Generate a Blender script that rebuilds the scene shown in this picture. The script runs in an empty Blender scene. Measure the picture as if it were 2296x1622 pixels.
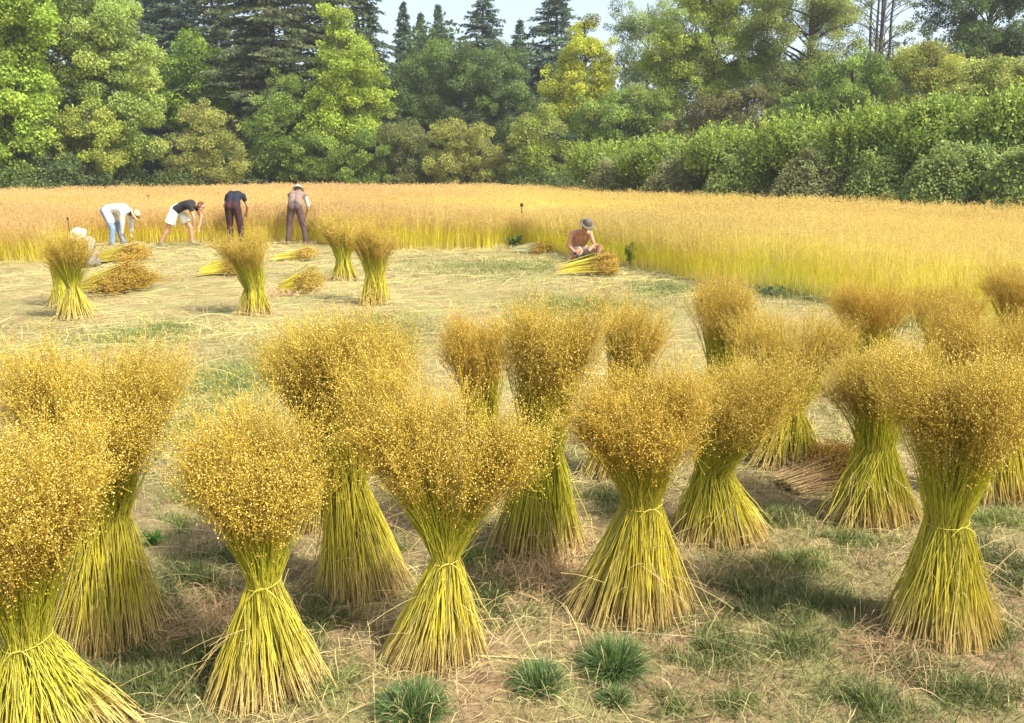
import bpy, bmesh, math, random
import numpy as np
from mathutils import Vector, Matrix, Quaternion

sc = bpy.context.scene
COL = sc.collection
R = math.radians
PI = math.pi

# ------------------------------------------------------------------ camera, sky, sun, exposure
CAM_H, F_PX, PITCH = 1.92, 1802.0, R(13.42)      # focal length in units of a 2296 px wide frame
cam_d = bpy.data.cameras.new('camera')
cam_d.sensor_width = 36.0
cam_d.lens = 36.0 * F_PX / 2296.0
cam_d.clip_end = 2000
cam = bpy.data.objects.new('camera', cam_d)
COL.objects.link(cam)
cam.location = (0, 0, CAM_H)
cam.rotation_euler = (PI / 2 - PITCH, 0, 0)
sc.camera = cam

SUN_EL, SUN_AZ = R(50), R(122)                   # azimuth clockwise from +Y (view direction): from the right, a little behind
w = bpy.data.worlds.new('World')
sc.world = w
w.use_nodes = True
nt = w.node_tree
bg = nt.nodes['Background']
sky = nt.nodes.new('ShaderNodeTexSky')
sky.sky_type = 'NISHITA'
sky.sun_disc = False
sky.sun_elevation = SUN_EL
sky.sun_rotation = SUN_AZ
sky.dust_density = 3.5
sky.air_density = 1.0
hs = nt.nodes.new('ShaderNodeHueSaturation')     # milky summer sky
hs.inputs['Saturation'].default_value = 0.78
hs.inputs['Value'].default_value = 1.25
nt.links.new(sky.outputs[0], hs.inputs['Color'])
nt.links.new(hs.outputs[0], bg.inputs[0])
bg.inputs[1].default_value = 0.15
sun_d = bpy.data.lights.new('sun', 'SUN')
sun_d.energy = 4.3
sun_d.angle = R(1.2)
sun_d.color = (1.0, 0.94, 0.84)
sun = bpy.data.objects.new('sun', sun_d)
COL.objects.link(sun)
sv = Vector((math.sin(SUN_AZ) * math.cos(SUN_EL), math.cos(SUN_AZ) * math.cos(SUN_EL), math.sin(SUN_EL)))
sun.rotation_euler = sv.to_track_quat('Z', 'Y').to_euler()
sun.location = (0, 0, 30)
sc.view_settings.view_transform = 'Standard'
sc.view_settings.look = 'None'
sc.view_settings.exposure = 0.80
sc.view_settings.gamma = 1
sc.cycles.max_bounces = 6
sc.cycles.transparent_max_bounces = 4

# ------------------------------------------------------------------ helpers
def ray(px, py):
    x = (px - 1148.0) / F_PX
    y = -(py - 811.0) / F_PX
    c, s = math.cos(PITCH), math.sin(PITCH)
    return np.array([x, c + y * s, -s + y * c])

def at(px, py, Y):
    d = ray(px, py)
    return np.array([0, 0, CAM_H]) + d * (Y / d[1])

def gnd(px, py, z=0.0):
    d = ray(px, py)
    return np.array([0, 0, CAM_H]) + d * ((z - CAM_H) / d[2])

def mpp(Y, z=1.0):
    "metres per frame unit at distance Y"
    return (Y * math.cos(PITCH) + (CAM_H - z) * math.sin(PITCH)) / F_PX

def gz(x, y):
    "height of the ground: small clods and hollows"
    x = np.asarray(x, float); y = np.asarray(y, float)
    return (0.012 * np.sin(x * 2.3 + 1.3 * np.sin(y * 1.7)) * np.cos(y * 2.9 + 0.7 * np.sin(x * 3.1))
            + 0.006 * np.sin(x * 7.1 + y * 3.3) * np.sin(y * 8.3 - x * 2.2)
            + 0.02 * np.clip((y - 4.5) / 3, 0, 1) * np.sin(x * 1.9 + 1.7 * np.sin(y * 1.1)) * np.sin(y * 2.7 + 1.1 * np.sin(x * 1.3))
            + 0.003 * np.sin(x * 23.1 + 2 * np.sin(y * 9)) * np.sin(y * 27.3 + 2 * np.sin(x * 11)))

def nrm(v):
    return v / np.maximum(np.linalg.norm(v, axis=-1, keepdims=True), 1e-9)

class Acc:
    def __init__(self):
        self.v, self.c, self.f, self.n = [], [], [], 0
    def add(self, V, F, C):
        V = np.asarray(V, float).reshape(-1, 3)
        C = np.broadcast_to(np.asarray(C, float), V.shape)
        self.v.append(V); self.c.append(C)
        self.f.append(np.asarray(F, np.int64) + self.n)
        self.n += len(V)
    def build(self, name, mat, parent=None, smooth=True):
        V = np.concatenate(self.v).astype(np.float32)
        C = np.concatenate(self.c).astype(np.float32)
        if parent is not None:
            V = V - np.array(parent.location, np.float32)
        me = bpy.data.meshes.new(name)
        me.vertices.add(len(V))
        me.vertices.foreach_set('co', V.ravel())
        loops = np.concatenate([f.ravel() for f in self.f]).astype(np.int32)
        sizes = np.concatenate([np.full(len(f), f.shape[1]) for f in self.f])
        starts = np.concatenate([[0], np.cumsum(sizes)[:-1]]).astype(np.int32)
        me.loops.add(len(loops))
        me.loops.foreach_set('vertex_index', loops)
        me.polygons.add(len(sizes))
        me.polygons.foreach_set('loop_start', starts)
        me.polygons.foreach_set('loop_total', sizes.astype(np.int32))
        if smooth:
            me.polygons.foreach_set('use_smooth', np.ones(len(sizes), bool))
        a = me.attributes.new('tint', 'FLOAT_COLOR', 'POINT')
        a.data.foreach_set('color', np.concatenate([C, np.ones((len(C), 1), np.float32)], 1).astype(np.float32).ravel())
        me.update(calc_edges=True)
        me.validate()
        me.materials.append(mat)
        o = bpy.data.objects.new(name, me)
        COL.objects.link(o)
        if parent is not None:
            o.parent = parent
        return o

def tubes(acc, P, rad, Cc, S=3, cap=False):
    "P (N,K,3) paths, rad (N,K), Cc (N,K,3)"
    P = np.asarray(P, float)
    N, K, _ = P.shape
    rad = np.broadcast_to(rad, (N, K)); Cc = np.broadcast_to(Cc, (N, K, 3))
    T = nrm(np.gradient(P, axis=1))
    ref = np.where(np.abs(T[..., 2:3]) > 0.8, np.array([0.31, 0.95, 0.05]), np.array([0.05, 0.1, 1.0]))
    A = nrm(np.cross(T, ref)); B = np.cross(T, A)
    ang = np.arange(S) * 2 * PI / S
    V = P[:, :, None] + rad[..., None, None] * (A[:, :, None] * np.cos(ang)[:, None] + B[:, :, None] * np.sin(ang)[:, None])
    C2 = np.broadcast_to(Cc[:, :, None], V.shape)
    idx = np.arange(N * K * S).reshape(N, K, S)
    a = idx[:, :-1]; b = idx[:, 1:]
    F = np.stack([a, np.roll(a, -1, 2), np.roll(b, -1, 2), b], -1).reshape(-1, 4)
    acc.add(V.reshape(-1, 3), F, C2.reshape(-1, 3))
    if cap:
        n0 = acc.n - N * K * S
        acc.f.append(idx[:, 0, ::-1].reshape(-1, S) + n0)
        acc.f.append(idx[:, -1].reshape(-1, S) + n0)

def ribbons(acc, P, wid, Cc, rng, side=None):
    P = np.asarray(P, float)
    N, K, _ = P.shape
    wid = np.broadcast_to(wid, (N, K)); Cc = np.broadcast_to(Cc, (N, K, 3))
    if side is None:
        side = nrm(rng.normal(size=(N, 3)) * np.array([1, 1, 0.25]))
    V = np.stack([P - side[:, None] * wid[..., None] / 2, P + side[:, None] * wid[..., None] / 2], 2)
    idx = np.arange(N * K * 2).reshape(N, K, 2)
    F = np.stack([idx[:, :-1, 0], idx[:, :-1, 1], idx[:, 1:, 1], idx[:, 1:, 0]], -1).reshape(-1, 4)
    acc.add(V.reshape(-1, 3), F, np.broadcast_to(Cc[:, :, None], V.shape).reshape(-1, 3))

OCT_V = np.array([[1, 0, 0], [-1, 0, 0], [0, 1, 0], [0, -1, 0], [0, 0, 1.25], [0, 0, -1.1]], float)
OCT_F = np.array([[0, 2, 4], [2, 1, 4], [1, 3, 4], [3, 0, 4], [2, 0, 5], [1, 2, 5], [3, 1, 5], [0, 3, 5]])
TET_V = np.array([[1, 1, 1], [-1, -1, 1], [-1, 1, -1], [1, -1, -1]], float) * 0.8
TET_F = np.array([[0, 1, 2], [0, 3, 1], [0, 2, 3], [1, 3, 2]])

def blobs(acc, P, r, Cc, rng, tet=False):
    TV, TF = (TET_V, TET_F) if tet else (OCT_V, OCT_F)
    N = len(P)
    d = nrm(rng.normal(size=(N, 3)) + np.array([0, 0, 1.2]))
    a = nrm(np.cross(d, rng.normal(size=(N, 3))))
    b = np.cross(d, a)
    r = np.broadcast_to(r, (N,))
    V = P[:, None] + r[:, None, None] * (TV[None, :, 0:1] * a[:, None] + TV[None, :, 1:2] * b[:, None] + TV[None, :, 2:3] * d[:, None])
    n = len(TV)
    F = (TF[None] + (np.arange(N) * n)[:, None, None]).reshape(-1, 3)
    acc.add(V.reshape(-1, 3), F, np.repeat(np.broadcast_to(Cc, (N, 3)), n, 0))

def leaves(acc, P, D, L, W, Cc, rng, fold=0.25, face=None):
    "diamond leaves, slightly folded along the midrib; P base, D direction"
    N = len(P)
    D = nrm(D)
    s = nrm(np.cross(D, rng.normal(size=(N, 3)) if face is None else face))
    u = np.cross(s, D)
    L = np.broadcast_to(L, (N,))[:, None]; W = np.broadcast_to(W, (N,))[:, None]
    m = P + D * L * 0.45
    V = np.stack([P, m + s * W / 2 + u * W * fold, P + D * L, m - s * W / 2 + u * W * fold], 1)
    b = (np.arange(N) * 4)[:, None]
    F = np.concatenate([b + np.array([[0, 1, 2]]), b + np.array([[0, 2, 3]])], 0)
    acc.add(V.reshape(-1, 3), F, np.repeat(np.broadcast_to(Cc, (N, 3)), 4, 0))

def tint_mat(name, rough=0.6, trans=0.25, spec=0.3, boost=1.15):
    m = bpy.data.materials.new(name)
    m.use_nodes = True
    t = m.node_tree
    p = t.nodes['Principled BSDF']
    p.inputs['Roughness'].default_value = rough
    p.inputs['Specular IOR Level'].default_value = spec
    a = t.nodes.new('ShaderNodeAttribute'); a.attribute_name = 'tint'
    # fine mottling of the plant surface
    n = t.nodes.new('ShaderNodeTexNoise'); n.inputs['Scale'].default_value = 60
    g = t.nodes.new('ShaderNodeNewGeometry'); t.links.new(g.outputs['Position'], n.inputs['Vector'])
    mr = t.nodes.new('ShaderNodeMapRange'); mr.inputs[3].default_value = 0.82; mr.inputs[4].default_value = 1.18
    t.links.new(n.outputs[0], mr.inputs[0])
    mx = t.nodes.new('ShaderNodeVectorMath'); mx.operation = 'SCALE'
    t.links.new(a.outputs['Color'], mx.inputs[0]); t.links.new(mr.outputs[0], mx.inputs['Scale'])
    t.links.new(mx.outputs[0], p.inputs['Base Color'])
    if trans > 0:
        tr = t.nodes.new('ShaderNodeBsdfTranslucent')
        ms = t.nodes.new('ShaderNodeMixShader'); ms.inputs[0].default_value = trans
        t.links.new(mx.outputs[0], tr.inputs[0])
        t.links.new(p.outputs[0], ms.inputs[1]); t.links.new(tr.outputs[0], ms.inputs[2])
        t.links.new(ms.outputs[0], t.nodes['Material Output'].inputs[0])
    return m

def plain_mat(name, col, rough=0.8, col2=None, scale=30, bump=0.2):
    m = bpy.data.materials.new(name)
    m.use_nodes = True
    t = m.node_tree
    p = t.nodes['Principled BSDF']
    p.inputs['Roughness'].default_value = rough
    p.inputs['Specular IOR Level'].default_value = 0.25
    n = t.nodes.new('ShaderNodeTexNoise'); n.inputs['Scale'].default_value = scale; n.inputs['Detail'].default_value = 5
    tc = t.nodes.new('ShaderNodeTexCoord'); t.links.new(tc.outputs['Object'], n.inputs['Vector'])
    r = t.nodes.new('ShaderNodeValToRGB')
    c2 = col2 or tuple(c * 0.72 for c in col)
    r.color_ramp.elements[0].position = 0.35; r.color_ramp.elements[1].position = 0.65
    r.color_ramp.elements[0].color = (*c2, 1); r.color_ramp.elements[1].color = (*col, 1)
    t.links.new(n.outputs[0], r.inputs[0]); t.links.new(r.outputs[0], p.inputs['Base Color'])
    b = t.nodes.new('ShaderNodeBump'); b.inputs['Strength'].default_value = bump; b.inputs['Distance'].default_value = 0.02
    t.links.new(n.outputs[0], b.inputs['Height']); t.links.new(b.outputs[0], p.inputs['Normal'])
    return m

def tag(o, label=None, cat=None, group=None, kind=None):
    if label: o['label'] = label
    if cat: o['category'] = cat
    if group: o['group'] = group
    if kind: o['kind'] = kind
    return o

def thing(name, loc, label, cat, group=None):
    o = bpy.data.objects.new(name, None)
    o.empty_display_size = 0.2
    COL.objects.link(o)
    o.location = tuple(float(v) for v in loc)
    return tag(o, label, cat, group)

def c3(*a): return np.array(a, float)

def mixcol(rng, n, cols, jit=0.12):
    cols = np.asarray(cols, float)
    wgt = rng.dirichlet(np.ones(len(cols)) * 0.9, n)
    return np.clip((wgt @ cols) * (1 + rng.normal(0, jit, (n, 1))), 0.004, 0.95)

M_STALK = tint_mat('dry flax stalk', 0.5, 0.4, 0.2)
M_BOLL = tint_mat('flax seed boll', 0.5, 0.18, 0.3)
M_CROP = tint_mat('standing flax', 0.65, 0.42, 0.15)
M_STRAW = tint_mat('loose straw', 0.6, 0.1, 0.25)
M_GRASS = tint_mat('grass blade', 0.55, 0.25, 0.3)
M_LEAF = tint_mat('tree leaf', 0.55, 0.42, 0.25)
M_NEEDLE = tint_mat('conifer needles', 0.6, 0.3, 0.2)
M_GLOSSY = tint_mat('glossy laurel leaf', 0.5, 0.35, 0.3)
M_BARK = plain_mat('bark', (0.12, 0.10, 0.085), 0.9, (0.06, 0.045, 0.035), 9, 0.6)
M_TWINE = plain_mat('twine', (0.62, 0.52, 0.08), 0.9, None, 200)

# ------------------------------------------------------------------ outlines of the field
NEAR = np.array([(-40, 15.5), (-14, 16.3), (-9.8, 17.0), (-10.6, 18.6), (-11.2, 20.6), (-10.9, 21.6), (-9.2, 21.6), (-7.5, 21.9), (-5.3, 21.9), (-4.6, 20.6), (-2.6, 19.8), (-0.6, 20.0),
                 (0.0, 21.0), (0.9, 19.4), (1.55, 18.0), (2.5, 16.0), (3.25, 14.1), (4.7, 11.8), (5.2, 10.3), (5.9, 8.6), (7.5, 6.5), (12, 5.5)])
FAR = np.array([(40, 4), (22, 15), (16.6, 22.8), (12.6, 33), (8.2, 41), (4.2, 47.5), (0.5, 52), (-1.6, 55), (-9, 57), (-17, 57), (-21, 52), (-25, 44), (-34, 36), (-48, 30)])
FIELD = np.concatenate([NEAR, FAR])

def inside(x, y, poly):
    r = np.zeros(len(x), bool)
    j = len(poly) - 1
    for i in range(len(poly)):
        xi, yi = poly[i]; xj, yj = poly[j]
        if yi != yj:
            c = ((yi > y) != (yj > y)) & (x < (xj - xi) * (y - yi) / (yj - yi) + xi)
            r ^= c
        j = i
    return r

def edge_dist(x, y, line):
    d = np.full(len(x), 1e9)
    for (ax, ay), (bx, by) in zip(line[:-1], line[1:]):
        dx, dy = bx - ax, by - ay
        t = np.clip(((x - ax) * dx + (y - ay) * dy) / (dx * dx + dy * dy), 0, 1)
        d = np.minimum(d, np.hypot(x - ax - t * dx, y - ay - t * dy))
    return d

# ------------------------------------------------------------------ ground
def make_ground():
    ys = np.concatenate([np.arange(-6, 1.5, 0.5), np.arange(1.5, 7, 0.045), np.arange(7, 24, 0.2), np.arange(24, 120, 4), [160, 260, 420]])
    xs = np.concatenate([[-420, -200, -100], np.arange(-60, -8, 2.5), np.arange(-8, -4, 0.2), np.arange(-4, 4, 0.045), np.arange(4, 9, 0.2), np.arange(9, 60, 2.5), [100, 200, 420]])
    X, Y = np.meshgrid(xs, ys)
    Z = gz(X, Y) * np.clip((30 - Y) / 15, 0, 1)
    V = np.stack([X, Y, Z], -1).reshape(-1, 3)
    ny, nx = X.shape
    i = np.arange(ny * nx).reshape(ny, nx)
    F = np.stack([i[:-1, :-1], i[:-1, 1:], i[1:, 1:], i[1:, :-1]], -1).reshape(-1, 4)
    m = bpy.data.materials.new('field soil and straw')
    m.use_nodes = True
    t = m.node_tree; N = t.nodes; L = t.links
    p = N['Principled BSDF']; p.inputs['Roughness'].default_value = 0.95; p.inputs['Specular IOR Level'].default_value = 0.1
    g = N.new('ShaderNodeNewGeometry')
    def noise(scale, detail=6, rough=0.6, vec=None):
        n = N.new('ShaderNodeTexNoise'); n.inputs['Scale'].default_value = scale
        n.inputs['Detail'].default_value = detail; n.inputs['Roughness'].default_value = rough
        L.new(vec or g.outputs['Position'], n.inputs['Vector']); return n.outputs[0]
    def ramp(f, p0, p1):
        r = N.new('ShaderNodeMapRange'); r.inputs[1].default_value = p0; r.inputs[2].default_value = p1
        L.new(f, r.inputs[0]); return r.outputs[0]
    def mix(f, a, b):
        x = N.new('ShaderNodeMix'); x.data_type = 'RGBA'
        if isinstance(f, float): x.inputs[0].default_value = f
        else: L.new(f, x.inputs[0])
        for k, v in ((6, a), (7, b)):
            if isinstance(v, tuple): x.inputs[k].default_value = (*v, 1)
            else: L.new(v, x.inputs[k])
        return x.outputs[2]
    def math_(op, a, b):
        x = N.new('ShaderNodeMath'); x.operation = op
        for k, v in ((0, a), (1, b)):
            if isinstance(v, (int, float)): x.inputs[k].default_value = v
            else: L.new(v, x.inputs[k])
        return x.outputs[0]
    soil = mix(ramp(noise(14), 0.35, 0.65), (0.17, 0.11, 0.06), (0.43, 0.30, 0.17))
    straw = mix(ramp(noise(26, 8, 0.75), 0.3, 0.7), (0.20, 0.155, 0.065), (0.48, 0.395, 0.18))
    sep = N.new('ShaderNodeSeparateXYZ'); L.new(g.outputs['Position'], sep.inputs[0])
    big = noise(0.8, 4)
    ymask = ramp(math_('ADD', sep.outputs[1], math_('MULTIPLY', big, 2.5)), 4.6, 7.0)   # the mown strip further out is covered in retted straw
    near_str = ramp(noise(3.0, 6), 0.42, 0.62)
    strmask = math_('MAXIMUM', math_('MULTIPLY', near_str, 0.75), math_('MULTIPLY', ymask, 0.92))
    base = mix(strmask, soil, straw)
    grn = ramp(noise(1.1, 6, 0.65), 0.47, 0.64)
    base = mix(math_('MULTIPLY', grn, 0.6), base, (0.28, 0.31, 0.10))
    brown = ramp(noise(1.9, 6, 0.6), 0.56, 0.72)
    base = mix(math_('MULTIPLY', brown, 0.6), base, (0.24, 0.135, 0.075))
    L.new(base, p.inputs['Base Color'])
    b = N.new('ShaderNodeBump'); b.inputs['Strength'].default_value = 0.9; b.inputs['Distance'].default_value = 0.03
    L.new(noise(45, 8, 0.7), b.inputs['Height']); L.new(b.outputs[0], p.inputs['Normal'])
    a = Acc(); a.add(V, F, (0.4, 0.3, 0.2))
    o = a.build('ground', m)
    return tag(o, kind='structure')
make_ground()
def wood_floor():
    line = FAR[::-1]
    d = np.gradient(line, axis=0); nn = np.stack([-d[:, 1], d[:, 0]], 1); nn /= np.linalg.norm(nn, axis=1, keepdims=True)
    rows = [line + nn * o for o in (-0.2, 2.0)]
    rows.append(line * np.array([2.2, 1.0]) + np.array([0, 22.0])); rows.append(line * np.array([6, 1.0]) + np.array([0, 300.0]))
    V = np.concatenate([np.concatenate([r, np.full((len(r), 1), 0.03)], 1) for r in rows])
    n = len(line); i = np.arange(4 * n).reshape(4, n)
    a = Acc(); a.add(V, np.stack([i[:-1, :-1], i[:-1, 1:], i[1:, 1:], i[1:, :-1]], -1).reshape(-1, 4), (0.1, 0.08, 0.05))
    tag(a.build('woodland_floor', plain_mat('leaf litter', (0.11, 0.085, 0.05), 0.95, (0.05, 0.045, 0.025), 3)), kind='structure')
wood_floor()

# ------------------------------------------------------------------ sheaves
TAN, YEL, GRN = c3(0.86, 0.70, 0.31), c3(0.93, 0.83, 0.09), c3(0.47, 0.50, 0.04)
BOLLS = [(0.63, 0.44, 0.05), (0.80, 0.65, 0.25), (0.43, 0.26, 0.03), (0.60, 0.46, 0.05)]

def bez(a, b, c, t):
    t = t[None, :, None]
    return a[:, None] * (1 - t) ** 2 + 2 * b[:, None] * t * (1 - t) + c[:, None] * t ** 2

SHEAF_NO = [0]
def py_near(base): return base[1] > 780
def sheaf(label, base, bw, tie, tw, head, hw, top, n=620, bolls=15, twine=False, lobes=None, green=0.0, orange=0.0, boll_r=0.0031,
          group='flax sheaves stacked upright in the field', dy=0.0, depth=None, stray=0.04):
    """base (px, py of the front of the skirt), bw half width of the skirt, tie (px, py), tw half width there,
    head (px, py) centre, hw half width, top py; all measured on the photograph, turned into metres at the sheaf's distance"""
    SHEAF_NO[0] += 1
    rng = np.random.default_rng(100 + SHEAF_NO[0])
    n = int(n * 0.95) if py_near(base) else int(n * 0.75)
    g0 = gnd(*base)
    k = mpp(g0[1], 0.3)
    rb = bw * k
    Y = g0[1] + rb * 0.85 if depth is None else depth
    k = mpp(Y, 0.5)
    rb = bw * k
    B = np.array([at(base[0], 811, Y)[0] * 0 + (base[0] - 1148) * mpp(Y, 0), Y, 0.0])
    B[2] = gz(B[0], B[1])
    T = at(tie[0], tie[1], Y); rt = tw * mpp(Y, T[2])
    H = at(head[0], head[1], Y); rh = hw * 1.06 * mpp(Y, H[2])
    zt = at(head[0], top, Y)[2]
    H[1] += dy
    root = thing('flax_sheaf', B, label, 'sheaf', group)
    hv = max(zt - H[2], 0.08) * 0.80
    # base points: tufts of stalks, most on the outside
    ncl = 20
    ca = (np.arange(ncl) + rng.uniform(-0.45, 0.45, ncl)) * 2 * PI / ncl
    cl = rng.integers(0, ncl, n)
    a0 = ca[cl] + rng.normal(0, 0.21, n)
    rr = np.sqrt(rng.uniform(0.12, 1, n))
    rfac = 1 + 0.16 * np.sin(ca[cl] * 2 + 1) + rng.normal(0, 0.06, n)
    out = rng.random(n) < stray
    rfac = np.where(out, rfac * rng.uniform(1.1, 1.45, n), rfac)
    Pb = np.stack([B[0] + rb * rr * rfac * np.cos(a0), B[1] + 0.9 * rb * rr * rfac * np.sin(a0), np.zeros(n)], 1)
    Pb[:, 2] = gz(Pb[:, 0], Pb[:, 1]) + np.abs(rng.normal(0, 0.006, n))
    tw_ = rng.normal(0, 0.5, ncl)[cl]
    at_ = a0 + tw_ + rng.normal(0, 0.15, n)
    Pt = np.stack([T[0] + rt * rr * np.cos(at_), T[1] + rt * rr * np.sin(at_), T[2] + rng.normal(0, 0.012, n)], 1)
    # heads
    ah = at_ + rng.normal(0, 0.45, n)
    rho = np.clip(rr * 0.95 + rng.normal(0, 0.1, n), 0.02, 1.15)
    E = np.stack([rho * np.cos(ah), 0.9 * rho * np.sin(ah), np.sqrt(np.clip(1 - 0.62 * rho ** 2, 0.05, 1)) * rng.uniform(0.45, 1.0, n) ** 0.6], 1)
    lob = np.zeros((n, 3))
    rhl = np.full(n, rh)
    if lobes:
        wv = np.array([l[3] for l in lobes]); li = rng.choice(len(lobes), n, p=wv / wv.sum())
        # stalks go to the lobe on their own side of the band
        lx = np.array([l[0] for l in lobes])
        order = np.argsort(Pt[:, 0] + rng.normal(0, 0.35 * rt, n))
        li[order] = np.sort(li)[np.argsort(np.argsort(np.arange(n)))] if np.all(np.diff(lx) >= 0) else li[order]
        lob = np.array([(l[0] * k, 0, -l[1] * k) for l in lobes])[li]
        rhl = rh * np.array([l[2] for l in lobes])[li]
    En = H + lob + np.stack([E[:, 0] * rhl, E[:, 1] * rhl, E[:, 2] * hv * np.minimum(1, rhl / rh + 0.25) - 0.0 * rhl], 1)
    hcl = rng.integers(0, 22, n)
    wild = rng.random(n) < 0.18
    kl = (0.90 + rng.normal(0, 0.10, 22))[hcl] * np.where(wild, rng.uniform(1.0, 1.17, n), 1)
    off = rng.normal(0, 0.14, (22, 3))[hcl] * rh * np.array([1, 1, 0.5])
    nbun = int(rng.integers(4, 7))
    bi = np.floor((ah + rng.uniform(0, 6)) / (2 * PI) * nbun).astype(int) % nbun
    bo = rng.normal(0, 1, (nbun, 3)) * np.array([0.14 * rh, 0.14 * rh, 0.22 * hv])
    off = off + bo[bi] * (0.35 + 0.65 * rr[:, None])
    kl = np.where(rng.random(n) < 0.05, kl * rng.uniform(1.05, 1.22, n), kl)
    En = Pt + (En - Pt) * kl[:, None] + off
    dv = En - Pt
    ctl = Pt + dv * np.stack([rng.uniform(0.22, 0.42, n)] * 2 + [rng.uniform(0.5, 0.62, n)], 1)
    # droop of the outermost tips
    K1, K2 = 6, 7
    ctl_b = (Pt + Pb) / 2 + (Pt - B) * 0 
    ctl_b = Pb + (Pt - Pb) * np.stack([np.full(n, 0.5) + rng.normal(0.04, 0.05, n)] * 2 + [np.full(n, 0.5)], 1)
    lower = bez(Pb, ctl_b, Pt, np.linspace(0, 1, K1))
    upper = bez(Pt, ctl, En, np.linspace(0, 1, K2))
    path = np.concatenate([lower, upper[:, 1:]], 1)
    wobb = rng.normal(0, 0.0042, path.shape); wobb[:, 0] = 0; wobb[:, K1 - 1] = 0; wobb[:, -1] = 0
    path = path + wobb
    # colour along each stalk: tan foot, yellow shank, greener below the head, golden in the head
    hum = rng.random((n, 1)) ** 2.0
    foot = np.where(rng.random((n, 1)) < 0.15, c3(0.34, 0.20, 0.09), TAN) * rng.uniform(0.7, 1.15, (n, 1))
    tuftc = (0.80 + 0.4 * rng.random((ncl, 1)))[cl]
    shank = tuftc * (YEL * (1 - hum) + (TAN * 0.9) * hum * 0.7 + GRN * hum * 0.3) * rng.uniform(0.75, 1.15, (n, 1))
    shank = shank * (1 - green) + GRN * 1.15 * green
    neck = (GRN * 0.75 + YEL * 0.25) * rng.uniform(0.75, 1.2, (n, 1)) * (1 - 0.2 * orange) + c3(0.1, 0.03, 0) * orange
    gold = c3(0.56, 0.36, 0.05) * rng.uniform(0.7, 1.2, (n, 1)) + c3(0.08, 0.0, 0) * orange
    stops = [(0, foot), (0.08, foot * 0.7 + shank * 0.3), (0.2, shank), (0.5, shank * 0.6 + neck * 0.4), (0.66, neck), (0.85, gold), (1, gold)]
    ts = np.linspace(0, 1, K1 + K2 - 1)
    colr = np.zeros((n, len(ts), 3))
    for i, tt in enumerate(ts):
        for (t0, c0), (t1, c1) in zip(stops[:-1], stops[1:]):
            if t0 <= tt <= t1:
                f = (tt - t0) / (t1 - t0)
                colr[:, i] = c0 * (1 - f) + c1 * f
                break
    sr = max(0.0019, 0.0006 * Y) if Y < 7 else 0.00045 * Y
    rad = np.interp(ts, [0, 0.45, 0.7, 1], [1.15, 0.95, 0.5, 0.22])[None] * sr * rng.uniform(0.8, 1.2, (n, 1))
    st = Acc()
    tubes(st, path, rad, np.clip(colr, 0, 0.95))
    # bent and broken stalks poking out of the skirt
    ns = int(n * 0.05)
    aa = rng.uniform(0, 2 * PI, ns); zz = rng.uniform(0.15, 0.7, ns)
    rs = rt + (rb - rt) * (1 - zz)
    S0 = np.stack([B[0] + (T[0] - B[0]) * zz + rs * np.cos(aa), B[1] + rs * 0.9 * np.sin(aa), T[2] * zz], 1)
    dd = np.stack([np.cos(aa + rng.normal(0, 0.6, ns)), np.sin(aa + rng.normal(0, 0.6, ns)), rng.uniform(-1.3, 0.5, ns)], 1)
    ln = rng.uniform(0.06, 0.24, ns)[:, None]
    S2 = S0 + dd * ln; S2[:, 2] = np.maximum(S2[:, 2], 0.01)
    tubes(st, bez(S0, S0 + dd * ln * 0.5 + c3(0, 0, 0.02), S2, np.linspace(0, 1, 4)), sr * 0.7, np.broadcast_to((c3(0.7, 0.55, 0.25) * rng.uniform(0.7, 1.1, (ns, 1)))[:, None], (ns, 4, 3)))
    o_st = st.build('stalks', M_STALK, root)
    # seed heads: branchlets each carrying a boll
    hd = Acc()
    nb = int(bolls * (1.6 if Y < 7 else 1.5))
    i = np.repeat(np.arange(n), nb)
    m = len(i)
    s = np.clip(1 - np.abs(rng.normal(0, 0.245, m)), 0.33, 1.0)
    t = s[:, None]
    p0 = Pt[i] * (1 - t) ** 2 + 2 * ctl[i] * t * (1 - t) + En[i] * t ** 2
    tg = nrm(2 * (1 - t) * (ctl[i] - Pt[i]) + 2 * t * (En[i] - ctl[i]))
    bl = (rng.uniform(0.02, 0.12, m) * np.clip((s - 0.2) * 1.3, 0.25, 1))[:, None]
    bd = nrm(tg * 1.0 + rng.normal(0, 0.75, (m, 3)) + c3(0, 0, 0.25))
    p1 = p0 + bd * bl
    cb = mixcol(rng, m, BOLLS, 0.16)
    cb = np.clip(cb * (1 + orange * np.array([0.0, -0.13, -0.2])), 0, 0.95)
    cb = np.clip(cb * (0.86 + 0.32 * rng.random((22, 1)))[hcl][i], 0, 0.95)
    big = 1.0 if Y < 7 else Y / 7.0
    mid = (p0 + p1) / 2 + rng.normal(0, 0.006, (m, 3))
    ribbons(hd, np.stack([p0, mid, p1], 1), 0.0010 * big, np.stack([c3(0.56, 0.41, 0.045) * rng.uniform(0.55, 1.2, (m, 1))] * 3, 1), rng)
    blobs(hd, p1, boll_r * big * rng.uniform(0.7, 1.25, m), cb, rng, tet=(Y > 7))
    hd.build('seed_heads', M_BOLL, root)
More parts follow.
